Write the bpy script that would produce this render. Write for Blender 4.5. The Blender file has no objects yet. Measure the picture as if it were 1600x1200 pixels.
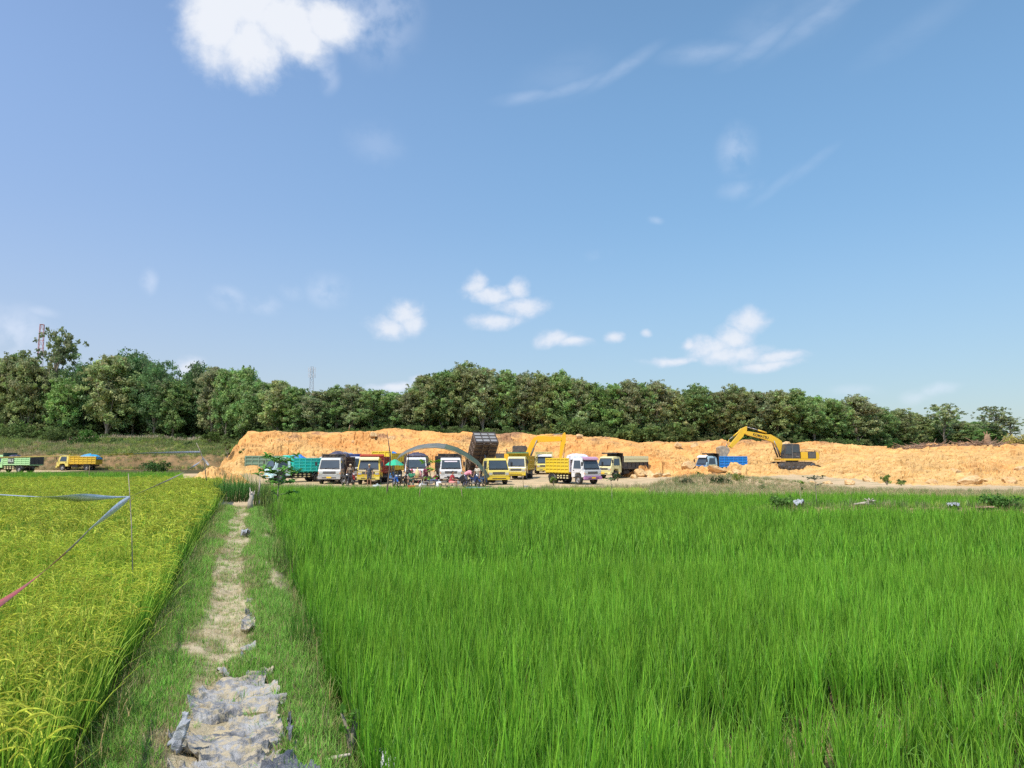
import bpy, bmesh, math, random
import numpy as np
from mathutils import Vector, Matrix, Euler
R = math.radians
SC = bpy.context.scene
COL = SC.collection
random.seed(7)
# ------------------------------------------------------------------ camera
F = 1186.0; CAMZ = 2.0; PITCH = math.atan(114 / F)
cam = bpy.data.objects.new("camera", bpy.data.cameras.new("camera"))
COL.objects.link(cam); SC.camera = cam
cam.data.sensor_width = 36.0; cam.data.lens = F / 1600 * 36
cam.data.clip_start = 0.05; cam.data.clip_end = 6000
cam.location = (0, 0, CAMZ); cam.rotation_euler = (R(90) + PITCH, 0, 0)

def ray(px, py):
    a = (px - 800) / F; b = (600 - py) / F
    return (a, math.cos(PITCH) - b * math.sin(PITCH), math.sin(PITCH) + b * math.cos(PITCH))
def at(px, py, D):
    d = ray(px, py); t = D / d[1]
    return Vector((d[0] * t, D, CAMZ + d[2] * t))
def xof(px, D, py=714):
    return at(px, py, D).x

# ------------------------------------------------------------------ light
SUN_AZ = R(-145)      # compass-like: angle from +Y towards +X
SUN_EL = R(59)
sund = Vector((math.sin(SUN_AZ) * math.cos(SUN_EL), math.cos(SUN_AZ) * math.cos(SUN_EL), math.sin(SUN_EL)))
sl = bpy.data.lights.new("sun", 'SUN'); sl.energy = 3.5; sl.angle = R(0.5); sl.color = (1.0, 0.955, 0.88)
so = bpy.data.objects.new("sun", sl); COL.objects.link(so)
so.rotation_euler = sund.to_track_quat('Z', 'Y').to_euler()
SC.view_settings.view_transform = 'Standard'; SC.view_settings.look = 'None'
SC.view_settings.gamma = 1; SC.view_settings.exposure = 0.36
SC.cycles.use_denoising = False
SC.cycles.max_bounces = 6; SC.cycles.diffuse_bounces = 2; SC.cycles.glossy_bounces = 2
SC.cycles.transmission_bounces = 3; SC.cycles.transparent_max_bounces = 6

W = bpy.data.worlds.new("World"); SC.world = W; W.use_nodes = True
nt = W.node_tree; nt.nodes.clear()
def N(t, **k):
    n = nt.nodes.new(t)
    for a, b in k.items(): setattr(n, a, b)
    return n
def L(a, b): nt.links.new(a, b)
def setin(sock, v):
    if hasattr(v, 'links'): L(v, sock)
    else: sock.default_value = v
def mth(op, a, b=0.0, c=0.0, clamp=False):
    n = N('ShaderNodeMath', operation=op, use_clamp=clamp)
    setin(n.inputs[0], a); setin(n.inputs[1], b); setin(n.inputs[2], c)
    return n.outputs[0]
def vmth(op, a, b=None):
    n = N('ShaderNodeVectorMath', operation=op)
    setin(n.inputs[0], a)
    if b is not None: setin(n.inputs[1], b)
    return n
def smooth(x, a, b, lo=0.0, hi=1.0):
    n = N('ShaderNodeMapRange', interpolation_type='SMOOTHSTEP')
    setin(n.inputs[0], x); n.inputs[1].default_value = a; n.inputs[2].default_value = b
    n.inputs[3].default_value = lo; n.inputs[4].default_value = hi
    return n.outputs[0]
def mixc(f, a, b, typ='MIX'):
    n = N('ShaderNodeMix', data_type='RGBA', blend_type=typ)
    setin(n.inputs[0], f); setin(n.inputs[6], a); setin(n.inputs[7], b)
    return n.outputs[2]
sky = N('ShaderNodeTexSky', sky_type='NISHITA', sun_disc=False, sun_elevation=SUN_EL, sun_rotation=SUN_AZ,
        altitude=0, air_density=1.0, dust_density=0.6, ozone_density=1.6)
tc = N('ShaderNodeTexCoord')
dirv = vmth('NORMALIZE', tc.outputs['Generated']).outputs[0]
sep = N('ShaderNodeSeparateXYZ'); L(dirv, sep.inputs[0])
az = mth('ARCTAN2', sep.outputs[0], sep.outputs[1]); el = mth('ARCSINE', sep.outputs[2])
cmb = N('ShaderNodeCombineXYZ'); L(az, cmb.inputs[0]); L(el, cmb.inputs[1])
P0 = cmb.outputs[0]
def wnoise(scale, det, seed, vec=None, sy=1.0, rough=0.55):
    m = N('ShaderNodeMapping'); L(vec if vec is not None else P0, m.inputs[0]); m.inputs[3].default_value = (1, sy, 1)
    m.inputs[1].default_value = (seed, seed * 1.7, 0)
    n = N('ShaderNodeTexNoise'); L(m.outputs[0], n.inputs['Vector'])
    n.inputs['Scale'].default_value = scale; n.inputs['Detail'].default_value = det; n.inputs['Roughness'].default_value = rough
    return n
wn = wnoise(9, 3, 3.1)
wv = vmth('SCALE', vmth('SUBTRACT', wn.outputs['Color'], (0.5, 0.5, 0.5)).outputs[0]); wv.inputs[3].default_value = 0.035
PW = vmth('ADD', P0, wv.outputs[0]).outputs[0]
def azel(px, py):
    d = Vector(ray(px, py)).normalized()
    return math.atan2(d.x, d.y), math.asin(d.z)
def blob(px, py, rx, ry, vec, rot=0.0, amp=1.0):
    a, e = azel(px, py)
    k = 1 / F * math.cos(math.atan(abs(px - 800) / F)) ** 1.6
    m = N('ShaderNodeMapping', vector_type='TEXTURE'); L(vec, m.inputs[0])
    m.inputs[1].default_value = (a, e, 0); m.inputs[2].default_value = (0, 0, R(rot)); m.inputs[3].default_value = (rx * k, ry / F, 1)
    ln = vmth('LENGTH', m.outputs[0]).outputs['Value']
    return smooth(ln, 0.0, 1.6, amp, 0.0)
def maxof(l):
    o = l[0]
    for b in l[1:]: o = mth('MAXIMUM', o, b)
    return o
def addof(l):
    o = l[0]
    for b in l[1:]: o = mth('ADD', o, b)
    return o
cum = [(335, 30, 62, 72), (385, 72, 75, 50), (450, 35, 85, 55), (515, 28, 66, 42), (375, -10, 100, 66), (475, 66, 52, 32),
       ]
cum2 = [(628, 488, 34, 24), (608, 508, 40, 20), (640, 503, 26, 20), (741, 443, 24, 22), (765, 455, 46, 17), (808, 446, 22, 18), (815, 478, 48, 20), (775, 500, 46, 16),
       (868, 531, 34, 15), (900, 538, 30, 10), (960, 531, 18, 11), (1009, 518, 11, 8),
       (1172, 500, 34, 20), (1150, 520, 40, 22), (1110, 540, 48, 24), (1150, 552, 70, 20), (1215, 556, 50, 13), (1050, 565, 50, 9), (1075, 533, 14, 12), (1200, 568, 60, 10),
       (298, 570, 26, 18), (612, 604, 50, 9), (648, 598, 18, 12)]
cbb = maxof([blob(*c, PW) for c in cum])
cb = maxof([blob(*c, PW) for c in cum2])
fine = wnoise(38, 7, 1.3, PW, 1.2, 0.62)
dens = mth('ADD', cb, mth('MULTIPLY', mth('SUBTRACT', fine.outputs['Fac'], 0.5), 1.25))
bdens = mth('ADD', mth('MULTIPLY', cbb, 1.45), mth('MULTIPLY', mth('SUBTRACT', fine.outputs['Fac'], 0.5), 1.0))
calpha = mth('MAXIMUM', mth('MULTIPLY', mth('MULTIPLY', smooth(dens, 0.12, 1.0), smooth(cb, 0.04, 0.36)), 0.9), mth('MULTIPLY', smooth(bdens, 0.25, 1.25), smooth(cbb, 0.04, 0.22)))
dens = mth('MAXIMUM', dens, bdens)
faint = [(235, 440, 12, 14, 0.45), (362, 466, 24, 16, 0.42), (415, 474, 24, 11, 0.4), (515, 450, 30, 22, 0.35), (22, 528, 55, 36, 0.55), (68, 490, 24, 8, 0.35),
         (590, 15, 60, 60, 0.42), (512, 112, 14, 24, 0.35), (1155, 232, 26, 30, 0.32), (1465, 607, 26, 9, 0.55), (1430, 616, 22, 11, 0.4), (1340, 608, 34, 8, 0.3),
         (585, 222, 40, 26, 0.16), (1022, 345, 10, 6, 0.3), (935, 400, 22, 7, 0.14), (1160, 292, 30, 12, 0.22), (460, 455, 18, 10, 0.25)]
fb = maxof([blob(a, b, c, d, PW, 0, e * .8) for a, b, c, d, e in faint])
f2 = wnoise(30, 6, 7.7, PW)
falpha = mth('MULTIPLY', fb, smooth(f2.outputs['Fac'], 0.28, 0.62))
# high thin streaks
def streak(pts, wid, amp):
    o = []
    for (x0, y0), (x1, y1) in zip(pts, pts[1:]):
        ln = math.hypot(x1 - x0, y1 - y0)
        o.append(blob((x0 + x1) / 2, (y0 + y1) / 2, ln * 0.72, wid, P0w, math.degrees(math.atan2(-(y1 - y0), x1 - x0)), amp))
    return o
wv2 = vmth('SCALE', vmth('SUBTRACT', wn.outputs['Color'], (0.5, 0.5, 0.5)).outputs[0]); wv2.inputs[3].default_value = 0.018
P0w = vmth('ADD', P0, wv2.outputs[0]).outputs[0]
st = streak([(790, 152), (850, 147), (930, 125), (1010, 92)], 9, 0.45) + streak([(1060, 82), (1150, 78), (1230, 48), (1350, -4)], 13, 0.5) \
    + streak([(1150, 52), (1230, 35), (1310, 5)], 30, 0.22) + streak([(830, 128), (930, 105)], 30, 0.16) + streak([(1190, 305), (1240, 275), (1290, 245)], 7, 0.25) + streak([(1370, 70), (1500, 20)], 16, 0.14)
sb = maxof(st)
f3 = wnoise(22, 5, 2.2, P0w, 2.2)
salpha = mth('MULTIPLY', sb, smooth(f3.outputs['Fac'], 0.22, 0.66, 0.35, 1.0))
# tint of the sky itself: a touch more violet towards the sun side
tint = mixc(smooth(az, -0.75, 0.35), (1.32, 1.24, 1.27, 1), (1.01, 1.17, 1.18, 1))
hz = smooth(el, 0.0, 0.32, 0.35, 0.0)
skyc = mixc(1.0, sky.outputs[0], tint, 'MULTIPLY')
skyc = mixc(hz, skyc, (3.6, 4.7, 6.2, 1))
skyc = mixc(1.0, skyc, mixc(smooth(el, 0.0, 0.5), (0.71, 0.665, 0.675, 1), (1.05, 1.10, 1.08, 1)), 'MULTIPLY')
shade = wnoise(16, 4, 5.5, PW)
cl_lit = mixc(smooth(mth('ADD', dens, mth('MULTIPLY', shade.outputs['Fac'], 0.5)), 0.7, 1.5), (4.7, 5.2, 6.1, 1), (5.7, 5.9, 6.3, 1))
c1 = mixc(mth('MULTIPLY', salpha, 0.42), skyc, (5.4, 5.9, 6.9, 1))
c2 = mixc(mth('MULTIPLY', falpha, 1.0), c1, (5.6, 6.0, 6.9, 1))
c3 = mixc(mth('MULTIPLY', calpha, 0.96), c2, cl_lit)
bg = N('ShaderNodeBackground'); L(c3, bg.inputs[0]); bg.inputs[1].default_value = 0.12
wo = N('ShaderNodeOutputWorld'); L(bg.outputs[0], wo.inputs[0])
W.cycles.sampling_method = 'MANUAL'; W.cycles.sample_map_resolution = 512

# ------------------------------------------------------------------ helpers: tags, meshes
def tag(o, label=None, cat=None, group=None, kind=None):
    if label: o['label'] = label
    if cat: o['category'] = cat
    if group: o['group'] = group
    if kind: o['kind'] = kind
    return o
def link(o, parent=None):
    COL.objects.link(o)
    if parent is not None: o.parent = parent
    return o
def empty(name, loc, rz=0.0, label=None, cat=None, group=None):
    o = bpy.data.objects.new(name, None); o.location = loc; o.rotation_euler = (0, 0, rz); o.empty_display_size = 0.2
    link(o); return tag(o, label, cat, group)
def copy_tree(o, parent=None):
    c = o.copy(); COL.objects.link(c); c.parent = parent
    for ch in list(o.children): copy_tree(ch, c)
    return c
class MB:
    def __init__(s): s.v = []; s.f = []; s.m = []; s.sm = []
    def add(s, vs, fs, m=0, smooth=False):
        b = len(s.v); s.v.extend(tuple(v) for v in vs)
        for f in fs: s.f.append([b + i for i in f]); s.m.append(m); s.sm.append(smooth)
        return s
    def box(s, x0, x1, y0, y1, z0, z1, m=0):
        vs = [(x, y, z) for z in (z0, z1) for y in (y0, y1) for x in (x0, x1)]
        return s.add(vs, [(0, 2, 3, 1), (4, 5, 7, 6), (0, 1, 5, 4), (2, 6, 7, 3), (0, 4, 6, 2), (1, 3, 7, 5)], m)
    def slab(s, q, t, m=0):           # quad q (4 points) thickened by t along its normal
        q = [Vector(p) for p in q]; n = (q[1] - q[0]).cross(q[3] - q[0]).normalized() * t
        vs = q + [p + n for p in q]
        return s.add(vs, [(3, 2, 1, 0), (4, 5, 6, 7), (0, 1, 5, 4), (1, 2, 6, 5), (2, 3, 7, 6), (3, 0, 4, 7)], m)
    def prism(s, prof, w0, w1, axis='x', m=0, hw=None):
        # prof: list of (a,b); extruded along axis; hw(b) optional half width
        n = len(prof); vs = []
        for side in (0, 1):
            for a, b in prof:
                w = (w0, w1)[side] if hw is None else (-1, 1)[side] * hw(b)
                vs.append((w, a, b) if axis == 'x' else (a, w, b) if axis == 'y' else (a, b, w))
        fs = [tuple(range(n))[::-1] if axis != 'y' else tuple(range(n)), tuple(range(n, 2 * n)) if axis != 'y' else tuple(range(n, 2 * n))[::-1]]
        for i in range(n):
            j = (i + 1) % n
            fs.append((i, j, j + n, i + n))
        return s.add(vs, fs, m)
    def tube(s, pts, rad, seg=8, m=0, smooth=True, cap=True):
        pts = [Vector(p) for p in pts]
        if not hasattr(rad, '__len__'): rad = [rad] * len(pts)
        vs = []; fs = []
        prev = None
        for i, p in enumerate(pts):
            d = (pts[min(i + 1, len(pts) - 1)] - pts[max(i - 1, 0)])
            d = d.normalized() if d.length > 1e-9 else Vector((0, 0, 1))
            a = (Vector((0, 0, 1)) if abs(d.z) < 0.9 else Vector((1, 0, 0))) if prev is None else prev
            u = (a - d * a.dot(d)).normalized(); w = d.cross(u); prev = u
            for k in range(seg):
                t = 2 * math.pi * k / seg
                vs.append(p + (u * math.cos(t) + w * math.sin(t)) * rad[i])
        for i in range(len(pts) - 1):
            for k in range(seg):
                k2 = (k + 1) % seg
                fs.append((i * seg + k, i * seg + k2, (i + 1) * seg + k2, (i + 1) * seg + k))
        s.add(vs, fs, m, smooth)
        if cap:
            b = len(s.v) - len(vs)
            s.f.append([b + k for k in range(seg)][::-1]); s.m.append(m); s.sm.append(False)
            s.f.append([b + (len(pts) - 1) * seg + k for k in range(seg)]); s.m.append(m); s.sm.append(False)
        return s
    def lathe(s, prof, c, axis='x', seg=20, m=0, smooth=True):    # prof: (radius, offset along axis)
        vs = []; fs = []; n = len(prof)
        for k in range(seg):
            t = 2 * math.pi * k / seg; a, b = math.cos(t), math.sin(t)
            for r, h in prof:
                vs.append((c[0] + h, c[1] + a * r, c[2] + b * r) if axis == 'x' else (c[0] + a * r, c[1] + b * r, c[2] + h) if axis == 'z' else (c[0] + a * r, c[1] + h, c[2] + b * r))
        for k in range(seg):
            k2 = (k + 1) % seg
            for i in range(n - 1): fs.append((k * n + i, k * n + i + 1, k2 * n + i + 1, k2 * n + i))
        return s.add(vs, fs, m, smooth)
    def ell(s, c, r, seg=12, rings=8, m=0):
        vs = []; fs = []
        for i in range(rings + 1):
            p = math.pi * i / rings
            for k in range(seg):
                t = 2 * math.pi * k / seg
                vs.append((c[0] + r[0] * math.sin(p) * math.cos(t), c[1] + r[1] * math.sin(p) * math.sin(t), c[2] + r[2] * math.cos(p)))
        for i in range(rings):
            for k in range(seg): fs.append((i * seg + k, (i + 1) * seg + k, (i + 1) * seg + (k + 1) % seg, i * seg + (k + 1) % seg))
        return s.add(vs, fs, m, True)
    def mesh(s, name, mats, bevel=0.0):
        me = bpy.data.meshes.new(name); me.from_pydata(s.v, [], s.f)
        for m in (mats if isinstance(mats, (list, tuple)) else [mats]): me.materials.append(m)
        me.polygons.foreach_set('material_index', s.m); me.polygons.foreach_set('use_smooth', s.sm)
        bm = bmesh.new(); bm.from_mesh(me)
        bmesh.ops.recalc_face_normals(bm, faces=bm.faces)
        if bevel:
            es = [e for e in bm.edges if len(e.link_faces) == 2 and e.calc_face_angle(0) > R(25)]
            bmesh.ops.bevel(bm, geom=es, offset=bevel, segments=2, affect='EDGES', profile=0.6, clamp_overlap=True)
        bm.to_mesh(me); bm.free(); me.update()
        return me
    def build(s, name, mats, parent=None, bevel=0.0, loc=None):
        o = bpy.data.objects.new(name, s.mesh(name, mats, bevel)); link(o, parent)
        if loc is not None: o.location = loc
        return o
def obj(name, me, parent=None, loc=None, rot=None):
    o = bpy.data.objects.new(name, me); link(o, parent)
    if loc is not None: o.location = loc
    if rot is not None: o.rotation_euler = rot
    return o
def np_mesh(name, V, Fq, mats, attrs=None, smooth=False, tri=None):
    me = bpy.data.meshes.new(name)
    V = np.asarray(V, np.float32); Fq = np.asarray(Fq, np.int32)
    k = Fq.shape[1]; nf = len(Fq)
    me.vertices.add(len(V)); me.vertices.foreach_set('co', V.ravel())
    me.loops.add(nf * k); me.polygons.add(nf)
    me.loops.foreach_set('vertex_index', Fq.ravel())
    me.polygons.foreach_set('loop_start', np.arange(0, nf * k, k, dtype=np.int32))
    me.polygons.foreach_set('use_smooth', np.full(nf, smooth, bool))
    for m in (mats if isinstance(mats, (list, tuple)) else [mats]): me.materials.append(m)
    for an, arr in (attrs or {}).items():
        a = me.attributes.new(an, 'FLOAT_COLOR', 'POINT')
        c = np.ones((len(V), 4), np.float32); c[:, :arr.shape[1]] = arr; a.data.foreach_set('color', c.ravel())
    me.update(calc_edges=True); me.validate()
    return me

# ------------------------------------------------------------------ numpy noise
def _h(ix, iy, s):
    n = (ix.astype(np.int64) * 374761393 + iy.astype(np.int64) * 668265263 + s * 974634777) & 0xffffffff
    n = ((n ^ (n >> 13)) * 1274126177) & 0xffffffff
    n = (n ^ (n >> 16)) * 2246822519 & 0xffffffff
    return ((n ^ (n >> 15)) & 0xffffff) / float(0xffffff)
def vn(x, y, s=0):
    ix = np.floor(x); iy = np.floor(y); fx = x - ix; fy = y - iy
    fx = fx * fx * (3 - 2 * fx); fy = fy * fy * (3 - 2 * fy)
    a = _h(ix, iy, s); b = _h(ix + 1, iy, s); c = _h(ix, iy + 1, s); d = _h(ix + 1, iy + 1, s)
    return (a * (1 - fx) + b * fx) * (1 - fy) + (c * (1 - fx) + d * fx) * fy
def fbm(x, y, s=0, o=4, g=0.5):
    t = 0; a = 1; w = 0
    for i in range(o):
        t = t + a * vn(x * 2 ** i + 17.3 * i, y * 2 ** i - 9.1 * i, s + i); w += a; a *= g
    return t / w
def worley(x, y, s=0):
    ix = np.floor(x); iy = np.floor(y); f1 = np.full(x.shape, 9.0); f2 = np.full(x.shape, 9.0); cid = np.zeros(x.shape); cx = np.zeros(x.shape); cy = np.zeros(x.shape)
    for dx in (-1, 0, 1):
        for dy in (-1, 0, 1):
            jx = ix + dx; jy = iy + dy
            qx = jx + _h(jx, jy, s) * 0.9; qy = jy + _h(jx, jy, s + 1) * 0.9
            d = np.hypot(x - qx, y - qy); m = d < f1
            f2 = np.where(m, f1, np.minimum(f2, d)); f1 = np.where(m, d, f1)
            cid = np.where(m, _h(jx, jy, s + 2), cid); cx = np.where(m, x - qx, cx); cy = np.where(m, y - qy, cy)
    return f1, f2, cid, cx, cy
def sst(a, b, x):
    t = np.clip((x - a) / (b - a), 0, 1); return t * t * (3 - 2 * t)

# ------------------------------------------------------------------ materials
def newmat(name):
    global nt
    m = bpy.data.materials.new(name); m.use_nodes = True; nt = m.node_tree; nt.nodes.clear()
    out = N('ShaderNodeOutputMaterial'); b = N('ShaderNodeBsdfPrincipled'); L(b.outputs[0], out.inputs[0])
    return m, b, out
def onoise(scale, det=4, rough=0.55, coord='Object', sc=(1, 1, 1), off=0.0):
    t = N('ShaderNodeTexCoord'); mp = N('ShaderNodeMapping'); L(t.outputs[coord], mp.inputs[0]); mp.inputs[3].default_value = sc; mp.inputs[1].default_value = (off, off, off)
    n = N('ShaderNodeTexNoise'); L(mp.outputs[0], n.inputs['Vector']); n.inputs['Scale'].default_value = scale
    n.inputs['Detail'].default_value = det; n.inputs['Roughness'].default_value = rough
    return n
def c4(c): return (c[0], c[1], c[2], 1)
def bump(b, h, strength, dist):
    n = N('ShaderNodeBump'); n.inputs['Strength'].default_value = strength; n.inputs['Distance'].default_value = dist
    L(h, n.inputs['Height']); L(n.outputs[0], b.inputs['Normal'])
_mc = {}
def paint(c, rough=0.38, dirt=0.35, metal=0.0, name=None):
    key = (tuple(round(x, 3) for x in c), rough, dirt, metal)
    if key in _mc: return _mc[key]
    m, b, out = newmat(name or 'paint')
    n1 = onoise(2.3, 6, 0.7); n2 = onoise(14, 5, 0.7, off=3.0)
    f = mth('MULTIPLY', smooth(mth('ADD', mth('MULTIPLY', n1.outputs[0], 0.6), mth('MULTIPLY', n2.outputs[0], 0.4)), 0.42, 0.66), dirt)
    col = mixc(f, c4(c), (0.36, 0.25, 0.15, 1)); L(col, b.inputs['Base Color'])
    L(mth('ADD', mth('MULTIPLY', f, 0.5), rough), b.inputs['Roughness']); b.inputs['Metallic'].default_value = metal
    bump(b, n2.outputs[0], 0.15, 0.01)
    _mc[key] = m; return m
def simple(name, c, rough=0.7, metal=0.0, var=0.25, scale=8, bmp=0.2, spec=0.5):
    m, b, out = newmat(name); n = onoise(scale, 5, 0.6)
    col = mixc(smooth(n.outputs[0], 0.3, 0.7), c4([x * (1 - var) for x in c]), c4([min(1, x * (1 + var)) for x in c])); L(col, b.inputs['Base Color'])
    b.inputs['Roughness'].default_value = rough; b.inputs['Metallic'].default_value = metal; b.inputs['Specular IOR Level'].default_value = spec
    bump(b, n.outputs[0], bmp, 0.02)
    return m
def leafmat(name, trans=0.35, rough=0.5, attr='col', patch=None, spec=0.35):
    # colour comes from the mesh attribute (leaf colour, tree crowns with a haze tint mixed in), gently varied over the field
    m, b, out = newmat(name)
    a = N('ShaderNodeAttribute', attribute_name=attr)
    oi = N('ShaderNodeObjectInfo')
    v = N('ShaderNodeHueSaturation'); L(a.outputs[0], v.inputs['Color'])
    rr = mth('ADD', mth('MULTIPLY', oi.outputs['Random'], 0.34), 0.83)
    if patch:
        g = N('ShaderNodeNewGeometry'); mp = N('ShaderNodeMapping'); L(g.outputs['Position'], mp.inputs[0]); mp.inputs[3].default_value = (1, 1, 0.1)
        n = N('ShaderNodeTexNoise'); L(mp.outputs[0], n.inputs['Vector']); n.inputs['Scale'].default_value = patch; n.inputs['Detail'].default_value = 4
        rr = mth('MULTIPLY', rr, smooth(n.outputs[0], 0.3, 0.7, 0.92, 1.10))
        L(mth('ADD', mth('MULTIPLY', n.outputs[0], 0.02), 0.49), v.inputs['Hue'])
    L(rr, v.inputs['Value'])
    L(v.outputs[0], b.inputs['Base Color']); b.inputs['Roughness'].default_value = rough; b.inputs['Specular IOR Level'].default_value = spec
    tr = N('ShaderNodeBsdfTranslucent'); L(v.outputs[0], tr.inputs[0])
    mx = N('ShaderNodeMixShader'); mx.inputs[0].default_value = trans
    L(b.outputs[0], mx.inputs[1]); L(tr.outputs[0], mx.inputs[2]); L(mx.outputs[0], out.inputs[0])
    return m
# ------------------------------------------------------------------ terrain
PX = np.array([300, 500, 640, 700, 860, 930, 1000, 1100, 1170, 1270, 1400, 1500, 1700, 2000.])
FOOT = np.array([70, 80, 84, 86, 95, 93, 86, 90, 88, 80, 59, 56, 54, 54.])
TOPD = np.array([82, 91, 94, 95, 103, 104, 104, 105, 105, 107, 109, 110, 113, 118.])
TOPY = np.array([675, 676, 672, 676, 680, 686, 692, 690, 691, 694, 700, 696, 694, 694.])
EXPO = np.array([.62, .65, .65, .65, .65, .7, .8, .85, .9, 1.15, 1.1, 1.05, 1.0, 1.0])
TOPZ = np.array([at(a, b, c).z for a, b, c in zip(PX, TOPY, TOPD)])
def base_z(D): return np.interp(D, [0, 34, 60, 72, 88, 110, 400], [0, 0, -.3, -.15, .05, .1, .1])
def terrain(x, y, detail=True):
    """height and the class weights at world x, y (both arrays)"""
    D = np.maximum(y, 1.0); px = 800 + F * x / D * 1.0
    zb = base_z(D) + (fbm(x * .25, y * .25, 5, 3) - .5) * .12 * sst(34, 42, D)
    foot = np.interp(px, PX, FOOT); topd = np.interp(px, PX, TOPD); topz = np.interp(px, PX, TOPZ); ex = np.interp(px, PX, EXPO)
    wob = (fbm(x * .12, y * .12, 11, 3) - .5) * 4
    t = np.clip((D + wob - foot) / (topd - foot), 0, 1)
    prof = t ** ex; prof = prof * (1 - .35 * (1 - t) * np.clip(ex - .9, 0, 1) * 0)
    # left flank of the bank
    xl = np.interp(D, [64, 70, 80, 95, 200, 400], [-26.4, -27.2, -30.2, -35, -67, -130]) + (fbm(y * .4, y * .1, 21, 3) - .5) * 2
    lat = np.clip((x - xl + 0.3) / 2.6, 0, 1) ** .8
    zt = topz + np.clip((D - topd) * .012, 0, 2) + (fbm(x * .35, y * .2, 9, 4) - .5) * .9 * np.where(D > topd - 3, 1, .4)
    zr = zb + (zt - zb) * prof * lat
    inb = (t > 0) & (lat > 0)
    rock = np.clip(t * 6, 0, 1) * np.clip(lat * 5, 0, 1) * (1 - sst(3, 7, D - topd))
    # rubble mound at the left toe
    def g(cx, cy, sx, sy, h): return h * np.exp(-(((x - cx) / sx) ** 2 + ((y - cy) / sy) ** 2))
    m1 = g(xof(325, 60), 60.5, 1.6, 2.2, .75) + g(xof(338, 62), 62.5, 1.4, 3, 1.0) + g(xof(312, 57), 57.5, 1.3, 1.2, .4)
    m2 = g(xof(1010, 80), 80, 2.4, 2.5, .95) + g(xof(1040, 79), 80, 2.2, 2.2, .7) + g(xof(995, 78), 77.5, .9, 1.2, .6) + g(xof(1075, 82), 82, 3, 2.5, .6)
    m3 = g(xof(1130, 77), 78.5, 3.6, 1.8, .55) + g(xof(1165, 80), 82, 3, 2, .5) + g(xof(1195, 82), 84, 4, 3, .5)
    rock = np.maximum(rock, np.clip((m1 + m2 + m3) * 4 - .3, 0, 1))
    berm = g(xof(1110, 59), 59, 5.5, 3.5, .50) + g(xof(1050, 60), 60, 4, 3, .25) + g(xof(1220, 58), 58, 6, 3, .28)
    dz = 0
    if detail:
        wx = x + (fbm(x * .8, y * .8, 31, 3) - .5) * 1.6; wy = y + (fbm(x * .8, y * .8, 41, 3) - .5) * 1.6
        f1, f2, cid, cx, cy = worley(wx * .34, wy * .95, 51)
        g1, g2, gid, gx, gy = worley(wx * .95, wy * 2.4, 61)
        q1, q2, qid, qx, qy = worley(wx * 2.6, wy * 4.0, 71)
        gul = 1.3 * (np.abs(fbm(x * .16 + 3, y * .05, 85, 3) - .5) - .1) * 1.6
        big = (cid - .5) * .50 + cx * (_h(np.floor(cid * 999), np.floor(cid * 77), 3) - .5) * .6 + cy * (cid - .35) * .5 - np.clip(.08 - (f2 - f1), 0, .08) * 2.5
        mid = (gid - .5) * .20 + gx * (gid - .5) * .3 - np.clip(.08 - (g2 - g1), 0, .08) * 1.3
        sml = (qid - .5) * .09
        chunk = sst(.42, .62, fbm(x * .22 + 5, y * .22, 81, 3))
        pr = np.exp(-(q1 / .33) ** 2) * (qid > .90) * .35 + np.exp(-(g1 / .30) ** 2) * (gid > .92) * .5
        strata = (np.abs(((zr * 1.1 + fbm(x * .15, y * .3, 91, 4) * 2.4) % 1) - .5) - .25) * .75 * sst(.35, .6, fbm(x * .12, y * .3, 97, 3))
        dz = 0.5 * gul * np.minimum(1, t * 3) * (1 - t * .6) - pr + big * (.40 + .85 * chunk) + mid * (.6 + .9 * chunk) + sml * (.45) + strata + (fbm(x * 2, y * 2, 95, 4) - .5) * .16
        dz = 1.3 * dz * (1 - .55 * sst(.8, 1, t)) * np.minimum(rock, np.clip(D, 0, 1))
    zr = zr + m1 + m2 + m3 + berm + dz
    # ---- left grassy bank
    cut = 111 + (fbm(x * .15, y * 0 + 3, 14, 3) - .5) * 4
    gl = np.interp(D - cut, [0, 1, 3.5, 5, 9, 16, 18, 60, 300], [0, .25, 1.9, 2.3, 3.3, 4.7, 4.9, 5.4, 8])
    hump = 1 + (fbm(x * .1, y * .1, 15, 3) - .5) * .25
    zl = zb + gl * hump + (fbm(x * .7, y * .7, 16, 4) - .5) * .35 * sst(0, 2, D - cut)
    leftw = (gl > 0) * (1 - sst(-1.5, 1.5, x - xl))
    z = np.maximum(zr, np.where(x < xl + 3, zl, -9))
    # classes
    cls_left = (zl >= zr) & (x < xl + 3) & (D > cut)
    return z, rock, cls_left, D - cut, D - topd
def Hs(x, y):
    z, _, _, _, _ = terrain(np.array([float(x)]), np.array([float(y)])); return float(z[0])
def Hflat(x, y):
    z, _, _, _, _ = terrain(np.array([float(x)]), np.array([float(y)]), False); return float(z[0])

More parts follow.
